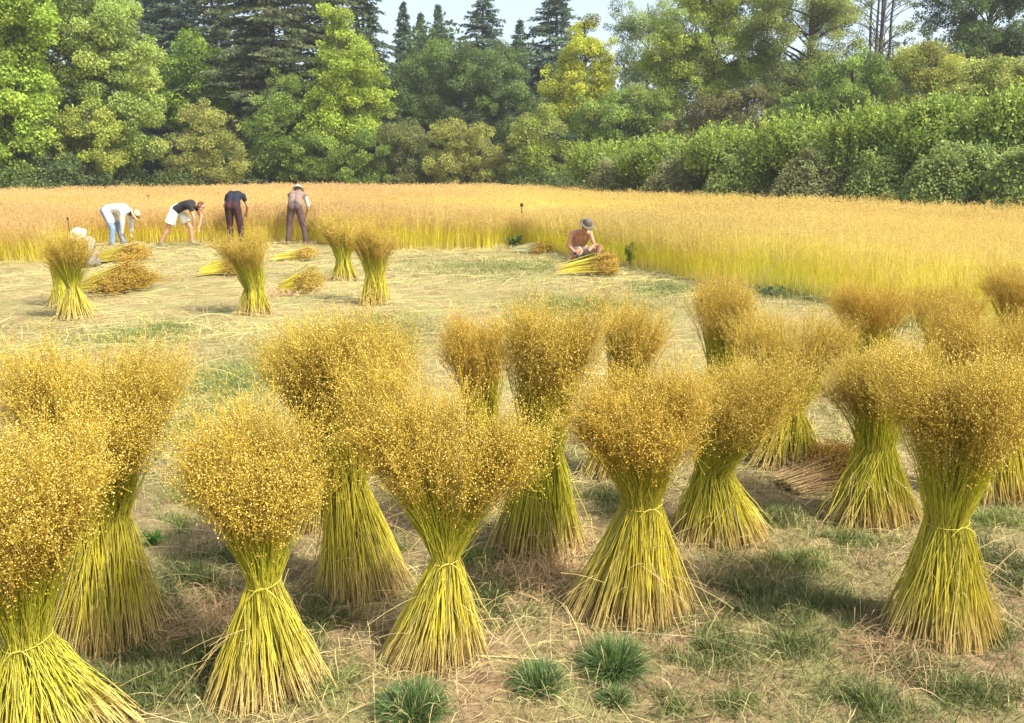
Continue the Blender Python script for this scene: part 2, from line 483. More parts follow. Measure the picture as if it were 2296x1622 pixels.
    if twine:
        tw_a = Acc()
        th = np.linspace(0, 2 * PI, 26)
        for dz in (0.0,):
            pth = np.stack([T[0] + (rt * 1.04 + 0.004) * np.cos(th), T[1] + (rt * 1.04 + 0.004) * np.sin(th), T[2] + dz + 0.012 * np.sin(th * 1 + 1)], 1)
            tubes(tw_a, pth[None], 0.0018, c3(0.55, 0.47, 0.2), 5)
        f = np.array([T[0] + 0.3 * rt, T[1] - rt * 1.02 - 0.004, T[2]])
        for q in (-1, 1):
            tubes(tw_a, bez(f[None], f[None] + c3(0.02 * q, -0.02, 0.015), f[None] + c3(0.05 * q, -0.015, -0.03), np.linspace(0, 1, 6)), 0.0024, c3(0.6, 0.5, 0.25), 4)
        tw_a.build('twine_band', M_TWINE, root)
    return root

# front row, left to right
sheaf('green stemmed sheaf cut off by the lower left corner, tied low with twine', (110, 1790), 175, (62, 1432), 46, (85, 1160), 155, 985, n=800, bolls=19, twine=True, depth=2.42, green=0.25)
sheaf('very wide golden sheaf whose skirt stands just behind the corner sheaf, head leaning right', (232, 1478), 122, (225, 1160), 62, (235, 960), 195, 775, n=900, bolls=18)
sheaf('slender tied sheaf with a split skirt, standing right of the very wide golden sheaf', (600, 1612), 125, (592, 1302), 35, (580, 1110), 152, 940, n=720, bolls=19, twine=True, green=0.12)
sheaf('sheaf leaning left with a dark hollow under its head and a skirt swept right', (815, 1365), 100, (778, 1085), 44, (755, 880), 150, 700, n=720, bolls=18)
sheaf('pale skirted sheaf tied at the waist, its head forked into two lobes', (975, 1520), 115, (1000, 1250), 30, (985, 1010), 165, 825, n=780, bolls=18, twine=True,
      lobes=[(-60, -35, 0.80, 0.60), (100, 25, 0.66, 0.40)])
sheaf('greenest sheaf standing upright behind the forked one, thick dark waist, no twine to see', (1207, 1268), 100, (1215, 1010), 46, (1238, 815), 122, 650, n=720, bolls=18, green=0.45)
sheaf('broad yellow skirted sheaf tied under an orange head, right above the roundest grass tuft', (1408, 1425), 135, (1440, 1125), 42, (1440, 965), 160, 810, n=820, bolls=18, twine=True, orange=0.6)
sheaf('low spreading sheaf right of the orange headed one, head nodding to the right', (1612, 1240), 108, (1600, 1055), 42, (1690, 925), 145, 780, n=650, bolls=18, green=0.2)
sheaf('sheaf leaning left beside the big right hand sheaf, shaded brown under its head', (1948, 1197), 102, (1962, 1000), 42, (1955, 880), 105, 775, n=620, bolls=16, green=0.25)
sheaf('biggest right hand sheaf with a stout tied waist above a long yellow skirt', (2112, 1475), 125, (2122, 1165), 42, (2125, 960), 165, 790, n=860, bolls=19, twine=True, green=0.1)
# second row, their skirts mostly hidden
sheaf('sheaf showing only a strip of skirt behind the left leaning sheaf', (705, 1200), 55, (735, 1010), 36, (745, 900), 95, 765, n=420, bolls=14, orange=0.2)
sheaf('small brown headed sheaf peeping out behind the forked sheaf', (1098, 1115), 60, (1080, 935), 34, (1050, 790), 82, 690, n=440, bolls=17, orange=0.8)
sheaf('small round headed sheaf between the greenest sheaf and the orange headed one', (1365, 1085), 65, (1400, 920), 32, (1422, 775), 72, 675, n=420, bolls=17, orange=0.5)
sheaf('ragged sheaf behind the nodding one, its pale skirt just showing below', (1755, 1062), 85, (1762, 920), 38, (1762, 800), 122, 690, n=560, bolls=17)
sheaf('tall loose topped sheaf against the corner of the standing crop', (1630, 960), 70, (1625, 835), 36, (1613, 700), 72, 600, n=460, bolls=16, orange=0.3)
sheaf('dark rusty headed sheaf in front of the crop, left of two smaller rusty heads', (1945, 905), 62, (1945, 790), 40, (1950, 690), 92, 605, n=560, bolls=18, orange=1.0)
sheaf('middle one of the three rusty heads before the crop at the right', (2115, 860), 58, (2115, 765), 34, (2112, 690), 72, 632, n=420, bolls=16, orange=0.8)
sheaf('rusty headed sheaf cut by the right edge of the picture beside the crop', (2280, 850), 60, (2282, 750), 34, (2275, 665), 68, 600, n=420, bolls=16, orange=0.7)
sheaf('wide headed sheaf behind the biggest one, its pale skirt at the right edge', (2245, 1145), 85, (2245, 960), 44, (2235, 800), 130, 695, n=600, bolls=18, orange=0.35)
# the far group near the pickers
FARG = 'flax sheaves stacked upright in the field'
sheaf('far left sheaf with a narrow waist in front of the hidden kneeling picker', (167, 720), 40, (163, 645), 12, (160, 575), 64, 505, n=460, bolls=15, group=FARG)
sheaf('slim sheaf half hidden behind the far left one, green stems to its left', (133, 692), 24, (130, 635), 10, (138, 578), 40, 520, n=260, bolls=12, group=FARG, green=0.3)
sheaf('far vase shaped sheaf in front of the picker in the dark brown trousers', (572, 712), 36, (570, 648), 22, (552, 575), 68, 520, n=460, bolls=15, group=FARG)
sheaf('smaller, rearmost of the two far sheaves standing close together', (775, 635), 28, (770, 585), 15, (766, 532), 42, 488, n=360, bolls=13, group=FARG, green=0.2)
sheaf('larger front one of the two far sheaves standing close together, straight pale skirt', (840, 686), 32, (842, 615), 22, (838, 556), 55, 505, n=460, bolls=15, group=FARG, orange=0.3)

# bundles lying on the ground
def lying(label, px, py, length, ang, width, seed, headcol=0.3, n=260, h=0.16, green=0.3, nb=13, tone=(1, 1, 1), group='cut flax bundles lying on the ground'):
    rng = np.random.default_rng(seed)
    g = gnd(px, py)
    root = thing('flax_bundle', (g[0], g[1], 0), label, 'flax bundle', group)
    u = np.array([math.cos(ang), math.sin(ang), 0]); v = np.array([-u[1], u[0], 0])
    s0 = rng.normal(0, width * 0.42, n); z0 = np.abs(rng.normal(0, h * 0.5, n)) * np.exp(-(s0 / width) ** 2)
    P0 = g - u * (length * 0.5 * rng.uniform(0.85, 1.1, n))[:, None] + v * (s0 * 0.75)[:, None]; P0[:, 2] = z0 * 0.6 + 0.012
    P2 = g + u * (length * 0.5 * rng.uniform(0.7, 1.1, n))[:, None] + v * (s0 * 1.8 + rng.normal(0, 0.09, n))[:, None]; P2[:, 2] = z0 * 1.5 + 0.03 + rng.uniform(0, h * 0.6, n)
    P1 = g + v * (s0 * 0.6)[:, None] + 0 * P0; P1[:, 2] = z0 + h * 0.5
    Y = g[1]
    cs = np.array(tone) * (YEL * 0.65 + GRN * 0.35 * green + TAN * 0.25) * rng.uniform(0.75, 1.15, (n, 1))
    a = Acc()
    pth = bez(P0, P1, P2, np.linspace(0, 1, 7))
    cc = np.stack([TAN * 0.9 * np.ones((n, 1)), cs, cs, cs, cs * 0.8, c3(0.5, 0.33, 0.05) * np.ones((n, 1)), c3(0.5, 0.33, 0.05) * np.ones((n, 1))], 1)
    tubes(a, pth, 0.0005 * max(Y, 4), cc)
    a.build('stalks', M_STALK, root)
    hd = Acc()
    i = np.repeat(np.arange(n), nb); m = len(i)
    t = np.clip(1 - np.abs(rng.normal(0, 0.22, m)), 0.3, 1)[:, None]
    p = P0[i] * (1 - t) ** 2 + 2 * P1[i] * t * (1 - t) + P2[i] * t ** 2
    d = nrm(rng.normal(0, 0.8, (m, 3)) + u * 0.8 + c3(0, 0, 0.5)) * rng.uniform(0.03, 0.1, (m, 1))
    p1 = p + d; p1[:, 2] = np.maximum(p1[:, 2], 0.01)
    big = max(1.0, Y / 7)
    cb = np.clip(mixcol(rng, m, BOLLS) * (1 + headcol * np.array([0, -0.2, -0.3])), 0, 0.95)
    ribbons(hd, np.stack([p, p1], 1), 0.0016 * big, np.stack([c3(0.5, 0.32, 0.05) * np.ones((m, 1))] * 2, 1), rng)
    blobs(hd, p1, 0.0042 * big, cb, rng, tet=True)
    hd.build('seed_heads', M_BOLL, root)
    return root
lying('big cut bundle with orange seed heads lying right of the far left sheaf', 250, 655, 1.0, -0.25, 0.40, 11, 0.3, 420, 0.22)
lying('cut bundle lying near the feet of the picker in the white shirt', 262, 588, 1.0, 0.1, 0.42, 12, 0.5, 360, 0.16)
lying('small cut bundle lying left of the far vase shaped sheaf', 490, 618, 0.75, 0.2, 0.22, 13, 0.1, 200, 0.16, 1.0)
lying('small yellow green bundle lying right of the far vase shaped sheaf', 668, 655, 0.6, -0.15, 0.24, 14, -0.2, 220, 0.18, 1.2)
lying('low pale bundle lying below the picker in the white hat', 655, 583, 0.9, 0.05, 0.3, 15, 0.1, 220, 0.1, 0.6)
lying('bundle with long yellow stems lying under the hands of the shirtless picker', 1312, 616, 1.05, -0.05, 0.22, 16, 0.5, 360, 0.17, 0.8, nb=20)
lying('flattened pale bundle lying at the inner corner of the standing crop', 1185, 567, 0.9, -0.4, 0.3, 17, -0.1, 260, 0.10, 0.3, nb=2, tone=(0.85, 0.95, 3.0))
lying('dark reddish bundle lying between the nodding sheaf and the left leaning one at the right', 1835, 1082, 0.5, 0.3, 0.2, 18, 1.1, 300, 0.08, 0.1, nb=22, tone=(0.62, 0.48, 1.2))

# ------------------------------------------------------------------ standing crop
def make_crop():
    rng = np.random.default_rng(5)
    a = Acc()
    def sample(n, x0, x1, y0, y1):
        x = rng.uniform(x0, x1, n); y = rng.uniform(y0, y1, n)
        k = inside(x, y, FIELD) & (np.abs(x) < 0.70 * y + 3.0)
        return x[k], y[k]
    xs, ys = [], []
    # dense margin along the cut edge
    x, y = sample(420000, -16, 12, 5.5, 23.5)
    d = edge_dist(x, y, NEAR)
    k = rng.random(len(x)) < np.where(d < 0.3, 0.62, np.where(d < 1.2, 0.32, np.where(y < 14, 0.28, 0.13))) * 0.9
    xs.append(x[k]); ys.append(y[k])
    for (y0, y1, dens) in ((14, 26, 42), (26, 38, 30), (38, 58, 24)):
        n = int(dens * 82 * (y1 - y0))
        x, y = sample(n, -41, 41, y0, y1)
        xs.append(x); ys.append(y)
    x = np.concatenate(xs); y = np.concatenate(ys)
    n = len(x)
    lump = 0.075 * np.sin(x * 0.55 + 1.7 * np.sin(y * 0.31)) * np.cos(y * 0.42) + 0.035 * np.sin(x * 2.1 + y * 1.3)
    h = 0.88 + lump + rng.normal(0, 0.07, n)
    h = h * np.where(edge_dist(x, y, NEAR) < 0.35, rng.uniform(0.6, 1.03, n), 1)
    lodged = np.clip(np.sin(x * 0.8 + 2.1 * np.sin(y * 0.45)) * np.cos(y * 0.6 + 1.1 * np.sin(x * 0.5)) - 0.45, 0, 1)[:, None]
    lean = lodged * np.array([-0.55, 0.25]) + rng.normal(0, 0.08, (n, 2)) + np.stack([0.05 * np.sin(y * 0.7), 0.04 * np.cos(x * 0.9)], 1)
    d = edge_dist(x, y, NEAR)
    droop = np.clip(0.5 - d, 0, 0.5)[:, None] * rng.normal(0, 0.25, (n, 2))
    P0 = np.stack([x, y, np.zeros(n)], 1)
    P2 = P0 + np.concatenate([lean + droop, h[:, None]], 1)
    P1 = P0 + np.concatenate([lean * 0.2, h[:, None] * 0.55], 1)
    left = np.clip((2 - x) / 8, 0, 1)[:, None]
    wide = np.maximum(0.0045, 0.00042 * y)
    patch = (0.5 + 0.5 * np.sin(x * 0.9 + 2 * np.sin(y * 0.5)))[:, None]
    gp = np.clip(np.sin(x * 1.1 + 1.3) * np.sin(y * 0.9 + 0.4) * 2.2 + 0.25, 0, 1)[:, None] * (1 - left)
    low = ((c3(0.80, 0.74, 0.06) * (1 - 0.55 * gp) + c3(0.50, 0.64, 0.06) * 0.55 * gp) * (1 - left) + c3(0.76, 0.67, 0.08) * left) * (0.9 + 0.3 * patch) * rng.uniform(0.75, 1.2, (n, 1))
    foot = c3(0.78, 0.68, 0.16) * rng.uniform(0.8, 1.15, (n, 1))
    topc = (c3(0.82, 0.63, 0.20) * (1 - left) + c3(0.80, 0.59, 0.23) * left) * rng.uniform(0.8, 1.15, (n, 1))
    # stalks: four points
    t = np.linspace(0, 1, 4)
    pth = bez(P0, P1, P2, t)
    cc = np.stack([foot, low, low * 0.7 + topc * 0.3, topc], 1)
    ribbons(a, pth, wide[:, None] * np.array([1.1, 1.0, 0.8, 0.5]), cc, rng)
    # heads
    nb = np.where(y < 24, 7, 5)
    i = np.repeat(np.arange(n), nb); m = len(i)
    s = np.clip(1 - np.abs(rng.normal(0, 1, m)) * np.where(d[i] < 0.8, 0.25, 0.13), 0.35, 1)[:, None]
    p = P0[i] * (1 - s) ** 2 + 2 * P1[i] * s * (1 - s) + P2[i] * s ** 2
    off = rng.normal(0, 1, (m, 3)) * np.array([0.045, 0.045, 0.03]) * np.maximum(1, y[i] / 28)[:, None]
    p1 = p + off + c3(0, 0, 0.03)
    cb = mixcol(rng, m, [(0.81, 0.62, 0.19), (0.88, 0.73, 0.36), (0.77, 0.56, 0.14)], 0.12) * (0.9 + 0.1 * np.sin(x[i] * 0.6 + 1.5 * np.sin(y[i] * 0.37)) * np.cos(y[i] * 0.5 + 0.8))[:, None]
    lb = left[i]
    cb = np.clip(cb * (1 - lb) + (cb * np.array([1.0, 0.90, 1.1])) * lb, 0, 0.9)
    blobs(a, p1, np.maximum(0.0055, 0.00052 * y[i]) * rng.uniform(0.7, 1.3, m), cb, rng, tet=True)
    ribbons(a, np.stack([p, p1], 1), (0.3 * wide[i])[:, None], np.stack([cb * 0.8, cb * 0.8], 1), rng)
    o = a.build('flax_crop', M_CROP)
    tag(o, 'ripe golden flax still standing in the field behind the cut strip', 'crop', kind='stuff')
    # the tangle of stems below the tips, one rough sheet inside the stand
    gx, gy = np.meshgrid(np.arange(-42, 42, 0.5), np.arange(7, 57, 0.5))
    fx, fy = gx.ravel(), gy.ravel()
    ok = (inside(fx, fy, FIELD) & (edge_dist(fx, fy, FIELD) > 2.4)).reshape(gx.shape)
    z = 0.46 + 0.05 * np.sin(gx * 0.55 + 1.7 * np.sin(gy * 0.31)) * np.cos(gy * 0.42) + rng.normal(0, 0.035, gx.shape)
    V = np.stack([gx, gy, z], -1).reshape(-1, 3)
    idx = np.arange(gx.size).reshape(gx.shape)
    q = ok[:-1, :-1] & ok[1:, :-1] & ok[:-1, 1:] & ok[1:, 1:]
    F = np.stack([idx[:-1, :-1], idx[:-1, 1:], idx[1:, 1:], idx[1:, :-1]], -1)[q]
    b = Acc(); b.add(V, F, (0.86, 0.66, 0.15))
    o2 = b.build('flax_undergrowth', M_CROP, smooth=False)
    tag(o2, 'matted tangle of flax stems under the tips of the standing crop', 'crop', kind='stuff')
make_crop()

# ------------------------------------------------------------------ straw, grass and weeds on the ground
def make_straw():
    rng = np.random.default_rng(9)
    a = Acc()
    def lay(n, x0, x1, y0, y1, l0, l1, wd, keep=None, cols=None, lift=0.012, flat=0.35):
        x = rng.uniform(x0, x1, n); y = rng.uniform(y0, y1, n)
        k = ~inside(x, y, FIELD) & (np.abs(x) < 0.66 * y + 0.7)
        if keep is not None: k &= keep(x, y)
        x, y = x[k], y[k]; n = len(x)
        L = rng.uniform(l0, l1, n)
        th = np.where(rng.random(n) < flat, rng.normal(0.25, 0.5, n), rng.uniform(0, 2 * PI, n))
        bend = rng.normal(0, 0.22, n)
        t = np.linspace(-0.5, 0.5, 5)
        px = x[:, None] + L[:, None] * (t * np.cos(th)[:, None] - bend[:, None] * (t ** 2) * np.sin(th)[:, None])
        py = y[:, None] + L[:, None] * (t * np.sin(th)[:, None] + bend[:, None] * (t ** 2) * np.cos(th)[:, None])
        arch = rng.random(n)[:, None] ** 4 * 0.10
        pz = gz(px, py) + 0.004 + rng.uniform(0, lift, n)[:, None] + arch * (1 - 4 * t ** 2) + 0.002
        P = np.stack([px, py, pz], -1)
        C = mixcol(rng, n, cols or [(0.47, 0.38, 0.15), (0.60, 0.51, 0.25), (0.36, 0.27, 0.11), (0.45, 0.44, 0.13)], 0.16)
        C = C * (0.62 + 0.56 * (0.5 + 0.5 * np.sin(x * 0.9 + 1.5 * np.sin(y * 1.1)) * np.cos(y * 0.8 + x * 0.35)))[:, None]
        W = np.maximum(wd, 0.00042 * y) * rng.uniform(0.7, 1.25, n)
        ribbons(a, P, W[:, None] * np.array([0.8, 1, 1, 0.9, 0.5]), np.repeat(C[:, None], 5, 1), rng, side=np.stack([-np.sin(th), np.cos(th), rng.normal(0, 0.3, n)], 1))
    lump = lambda x, y: (np.sin(x * 1.7 + np.sin(y * 1.9) * 1.4) * np.cos(y * 1.3 + 0.8 * np.sin(x * 2.3)) + rng.normal(0, 0.45, len(x))) > -0.05
    lay(42000, -5, 5, 1.9, 6.5, 0.03, 0.16, 0.0022, lump, [(0.50, 0.39, 0.17), (0.62, 0.51, 0.26), (0.32, 0.22, 0.10), (0.44, 0.42, 0.14)], 0.02)
    lay(5000, -5, 5, 1.9, 6.0, 0.1, 0.36, 0.0019, lump)
    lay(450, -5, 5, 1.9, 6.5, 0.3, 0.7, 0.0022, None, [(0.76, 0.62, 0.30), (0.66, 0.58, 0.16), (0.80, 0.70, 0.42)], 0.02)
    lay(34000, -8, 8, 4.6, 10, 0.06, 0.32, 0.003, lift=0.035)
    lay(34000, -14, 12, 9, 22, 0.12, 0.6, 0.004, lift=0.06)
    lay(2600, -14, 9, 7, 22, 0.3, 0.9, 0.005, None, [(0.78, 0.65, 0.34), (0.72, 0.60, 0.20)], 0.05, 0.6)
    lay(6000, -5, 5, 1.9, 6.5, 0.05, 0.2, 0.003, None, [(0.20, 0.13, 0.07), (0.30, 0.20, 0.10)], 0.006)
    for (px, py, r) in ((460, 1385, 0.22), (540, 1410, 0.18), (1190, 1300, 0.20), (1240, 1290, 0.15), (1830, 1080, 0.25), (1450, 1260, 0.15), (820, 1190, 0.15), (2000, 1480, 0.2), (620, 660, 0.4), (1240, 1240, 0.2)):
        q = gnd(px, py)
        lay(int(14000 * r * r * 4), q[0] - 2 * r, q[0] + 2 * r, q[1] - 2 * r, q[1] + 2 * r, 0.03, 0.2, 0.0024, lambda x, y: np.hypot(x - q[0], (y - q[1]) * 1.1) < r * (0.6 + np.abs(rng.normal(0, 0.45, len(x)))), [(0.47, 0.31, 0.15), (0.38, 0.23, 0.11), (0.56, 0.42, 0.21)], 0.025)
    o = a.build('straw_litter', M_STRAW)
    tag(o, 'loose pale straw scattered over the mown ground', 'straw', kind='stuff')
make_straw()

# patches of grass: centre px, py and half sizes on the photograph, colour mix 0 dark - 1 light
PATCH = [(430, 1300, 100, 55, 0), (300, 1540, 190, 90, 0), (470, 1470, 80, 45, .2), (720, 1400, 70, 60, .1), (1105, 1350, 80, 55, 0), (1690, 1340, 120, 60, 0), (1590, 1460, 110, 50, .2),
         (1940, 1590, 110, 60, .2), (2270, 1290, 70, 80, 0), (2230, 1170, 90, 25, .8), (1070, 1250, 60, 25, .8), (740, 1540, 70, 45, .6), (1850, 1360, 90, 40, .2), (1790, 1265, 110, 25, .6),
         (2170, 1560, 130, 40, .2), (1780, 1450, 70, 30, .2), (1500, 1590, 60, 30, .3), (560, 1240, 60, 30, .3), (380, 1190, 50, 25, .7), (1900, 1215, 90, 18, .5), (2050, 1500, 60, 30, .3),
         (640, 1460, 50, 40, .2), (860, 1250, 60, 30, .4), (1350, 1130, 60, 30, .5), (1740, 1160, 60, 25, .3), (460, 1110, 80, 40, .7), (520, 860, 120, 50, .9), (1150, 600, 260, 25, .9), (850, 740, 120, 25, .8), (700, 780, 140, 25, .9), (300, 760, 120, 22, .8), (1300, 690, 160, 22, .8), (420, 960, 90, 40, .8), (560, 1000, 60, 40, .7),
         (1760, 660, 100, 20, .5), (2050, 735, 80, 20, .6), (1500, 650, 100, 18, .7), (980, 1180, 40, 20, .5), (1640, 1580, 60, 30, .3), (2220, 1420, 60, 50, .2), (120, 1590, 80, 60, .1), (380, 740, 80, 18, .6)]
def make_grass():
    rng = np.random.default_rng(21)
    a = Acc()
    for (px, py, rx, ry, li) in PATCH:
        g = gnd(px, py); Y = g[1]
        ex = rx * mpp(Y, 0); ey = abs(gnd(px, py - ry)[1] - gnd(px, py + ry)[1]) / 2
        area = PI * ex * ey
        n = int(min(15000, 23000 * area * (1 if Y < 5 else (4.5 / Y) ** 1.9)) * (1 - 0.35 * li))
        q = nrm(rng.normal(size=(n, 2))) * np.minimum(1.7, np.abs(rng.normal(0.0, 0.78, (n, 1))) + 0.02)
        x = g[0] + q[:, 0] * ex; y = g[1] + q[:, 1] * ey
        clump = np.sin(x * 13 + 2 * np.sin(y * 9)) * np.sin(y * 12 + x * 5) > -0.5
        x, y = x[clump], y[clump]; n = len(x)
        L = rng.uniform(0.025, 0.10, n) * (1 if Y < 6 else 1.3)
        az = rng.uniform(0, 2 * PI, n); lean = rng.uniform(0.3, 1.3, n)
        d = np.stack([np.cos(az) * np.sin(lean), np.sin(az) * np.sin(lean), np.cos(lean)], 1)
        P0 = np.stack([x, y, gz(x, y) + 0.001], 1)
        P2 = P0 + d * L[:, None]; P2[:, 2] -= 0.2 * L * np.sin(lean)
        P2[:, 2] = np.maximum(P2[:, 2], P0[:, 2] + 0.004)
        P1 = P0 + d * L[:, None] * 0.5 + np.array([0, 0, 1]) * (L * 0.18)[:, None]
        dark = [(0.085, 0.12, 0.035), (0.13, 0.16, 0.045), (0.06, 0.09, 0.035), (0.26, 0.25, 0.09)]
        light = [(0.24, 0.30, 0.07), (0.33, 0.34, 0.11), (0.18, 0.25, 0.05)]
        C = mixcol(rng, n, dark, 0.15) * (1 - li) + mixcol(rng, n, light, 0.15) * li
        W = np.maximum(0.0036, 0.0006 * Y) * rng.uniform(0.7, 1.3, n)
        ribbons(a, bez(P0, P1, P2, np.linspace(0, 1, 4)), W[:, None] * np.array([1, 1, 0.7, 0.15]), np.repeat(C[:, None], 4, 1), rng)
    n = 110000
    x = rng.uniform(-4.6, 4.6, n); y = rng.uniform(1.9, 6.5, n)
    msk = np.sin(x * 2.1 + 1.7 * np.sin(y * 1.3) + 0.6) * np.sin(y * 2.6 + 1.2 * np.sin(x * 1.9)) + 0.5 * np.sin(x * 6.3 + y * 2) * np.sin(y * 5.1 - x * 3.3) + rng.normal(0, 0.3, n)
    k = (msk > 0.05) & (np.abs(x) < 0.66 * y + 0.7)
    x, y = x[k], y[k]; n = len(x)
    L = rng.uniform(0.015, 0.06, n); az = rng.uniform(0, 2 * PI, n); lean = rng.uniform(0.5, 1.4, n)
    d = np.stack([np.cos(az) * np.sin(lean), np.sin(az) * np.sin(lean), np.cos(lean)], 1)
    P0 = np.stack([x, y, gz(x, y) + 0.001], 1); P2 = P0 + d * L[:, None]
    P1 = P0 + d * L[:, None] * 0.5 + np.array([0, 0, 1]) * (L * 0.15)[:, None]
    C = mixcol(rng, n, [(0.12, 0.16, 0.05), (0.20, 0.22, 0.07), (0.30, 0.28, 0.11), (0.09, 0.13, 0.045)], 0.15)
    ribbons(a, bez(P0, P1, P2, np.linspace(0, 1, 3)), 0.0032 * np.array([1, 0.8, 0.2])[None], np.repeat(C[:, None], 3, 1), rng)
    o = a.build('meadow_grass', M_GRASS)
    tag(o, 'low dark green grass growing in patches between the sheaves', 'grass', kind='stuff')
make_grass()

def tuft(label, px, py, rpx, hpx, n, seed):
    rng = np.random.default_rng(seed)
    g = gnd(px, py); k = mpp(g[1], 0); r = rpx * k; h = hpx * k
    root_z = float(gz(g[0], g[1]))
    a = Acc()
    az = rng.uniform(0, 2 * PI, n); q = np.sqrt(rng.random(n)) * 0.6 * r
    P0 = np.stack([g[0] + q * np.cos(az), g[1] + q * np.sin(az), np.full(n, root_z)], 1)
    lean = np.clip(q / (0.6 * r) * 0.95 + rng.normal(0, 0.25, n), -0.3, 1.45)
    L = h * 0.85 * rng.uniform(0.45, 1.4, n)
    az2 = az + rng.normal(0, 0.4, n)
    d = np.stack([np.cos(az2) * np.sin(lean), np.sin(az2) * np.sin(lean), np.cos(lean)], 1)
    P2 = P0 + d * L[:, None]; P2[:, 2] -= 0.25 * L * np.sin(np.abs(lean)); P2[:, 2] = np.maximum(P2[:, 2], root_z + 0.005); P2[:, :2] += rng.normal(0, 0.012, (n, 2))
    P1 = P0 + d * (L * 0.5)[:, None] + np.array([0, 0, 1]) * (L * 0.2)[:, None]
    C = mixcol(rng, n, [(0.07, 0.14, 0.035), (0.12, 0.21, 0.05), (0.05, 0.10, 0.035), (0.20, 0.27, 0.10)], 0.15)
    dead = rng.random(n) < 0.10
    C[dead] = mixcol(rng, int(dead.sum()), [(0.5, 0.42, 0.2), (0.4, 0.36, 0.14)], 0.1)
    ribbons(a, bez(P0, P1, P2, np.linspace(0, 1, 5)), 0.0034 * np.array([1, 1, 0.85, 0.6, 0.12])[None], np.repeat(C[:, None], 5, 1), rng)
    o = a.build('grass_tuft', M_GRASS)
    return tag(o, label, 'grass tuft', 'round grass tufts in the foreground')
tuft('broad dark green grass tuft at the bottom, below the forked sheaf', 928, 1597, 82, 70, 2550, 31)
tuft('mid sized grass tuft right of the broad one at the bottom', 1210, 1540, 60, 55, 1615, 32)
tuft('roundest dark grass tuft right under the orange headed sheaf', 1378, 1505, 70, 72, 2380, 33)
tuft('smallest grass tuft just below the roundest one', 1378, 1572, 36, 38, 884, 34)

def weed(label, px, py, hpx, n, seed, col, Y=None, leaf=0.06, spread=0.5):
    rng = np.random.default_rng(seed)
    g = gnd(px, py); k = mpp(g[1], 0); h = hpx * k
    root = thing('weed_plant', (g[0], g[1], 0), label, 'weed', 'green weeds growing in the field')
    s = Acc(); l = Acc()
    ns = 7
    az = rng.uniform(0, 2 * PI, ns); sp = h * spread * rng.uniform(0.2, 1, ns)
    P0 = np.tile([g[0], g[1], 0.0], (ns, 1)); P2 = P0 + np.stack([sp * np.cos(az), sp * np.sin(az), h * rng.uniform(0.6, 1.0, ns)], 1)
    P1 = (P0 + P2) / 2 + c3(0, 0, 0.12 * h)
    tubes(s, bez(P0, P1, P2, np.linspace(0, 1, 5)), max(0.002, 0.0004 * g[1]), np.array(col) * 0.9)
    s.build('stem', M_GRASS, root)
    i = rng.integers(0, ns, n); t = rng.uniform(0.2, 1, n)[:, None]
    p = P0[i] * (1 - t) ** 2 + 2 * P1[i] * t * (1 - t) + P2[i] * t ** 2
    leaves(l, p, rng.normal(0, 1, (n, 3)) + c3(0, 0, 0.5), leaf * rng.uniform(0.6, 1.2, n), leaf * 0.5, mixcol(rng, n, [col, tuple(c * 0.7 for c in col), tuple(c * 1.3 for c in col)]), rng)
    l.build('leaves', M_LEAF, root)
    return root
weed('bright green leafy weed at the crop edge right of the shirtless picker', 1412, 598, 55, 130, 41, (0.26, 0.40, 0.06), leaf=0.10, spread=0.3)
weed('dark green weed at the inner corner of the crop by the tall stake', 1150, 556, 26, 110, 42, (0.16, 0.26, 0.07), leaf=0.12, spread=0.9)
weed('small bright weed behind the wide golden sheaf at the left', 345, 1225, 34, 60, 43, (0.13, 0.27, 0.05), leaf=0.035, spread=0.7)
weed('low blue green weed at the foot of the crop behind the ragged sheaf', 1720, 668, 26, 140, 44, (0.13, 0.20, 0.09), leaf=0.07, spread=1.3)
weed('tall pale weed standing in the crop above the shirtless picker', 1275, 560, 62, 90, 45, (0.28, 0.36, 0.08), leaf=0.09, spread=0.25)

def pebble():
    g = gnd(490, 1352)
    bm = bmesh.new(); bmesh.ops.create_icosphere(bm, subdivisions=2, radius=0.012)
    for v in bm.verts: v.co = Vector((v.co.x * 1.15, v.co.y * 0.9, v.co.z * 0.75)) * (1 + 0.12 * math.sin(v.co.x * 300) * math.cos(v.co.y * 260))
    me = bpy.data.meshes.new('pebble'); bm.to_mesh(me); bm.free()
    me.materials.append(plain_mat('white stone', (0.75, 0.72, 0.68), 0.7, None, 80))
    o = bpy.data.objects.new('pebble', me); COL.objects.link(o)
    o.location = (g[0], g[1], float(gz(g[0], g[1])) + 0.007)
    tag(o, 'single small white pebble on the soil behind the tall tied sheaf', 'pebble')
pebble()

# marker stakes in the crop
M_STAKE = plain_mat('dark stake', (0.05, 0.04, 0.035), 0.7, None, 60)
def stake(label, px, ytop, Y, rad, knob, foot_py=None, lean=0.0):
    p = at(px, ytop, Y)
    root = thing('marker_stake', (p[0], Y, 0), label, 'stake', 'marker stakes in the crop')
    a = Acc()
    zz = np.linspace(-0.05, p[2], 6)
    path = np.stack([np.full(6, p[0]) + lean * (zz - p[2]), np.full(6, Y), zz], 1)[None]
    tubes(a, path, np.array([[1.0, 1, 1, 0.95, 0.9, 0.85]]) * rad, c3(0.05, 0.04, 0.03), 8, cap=True)
    a.build('post', M_STAKE, root, smooth=True)
    if knob:
        b = Acc()
        path = np.stack([np.full(5, p[0]), np.full(5, Y), p[2] + np.array([-0.03, -0.01, 0.02, 0.05, 0.06]) * knob], 1)[None]
        tubes(b, path, np.array([[0.6, 1.5, 1.8, 1.4, 0.5]]) * rad * 1.25, c3(0.05, 0.04, 0.03), 8, cap=True)
        b.build('cap', M_STAKE, root)
    return root
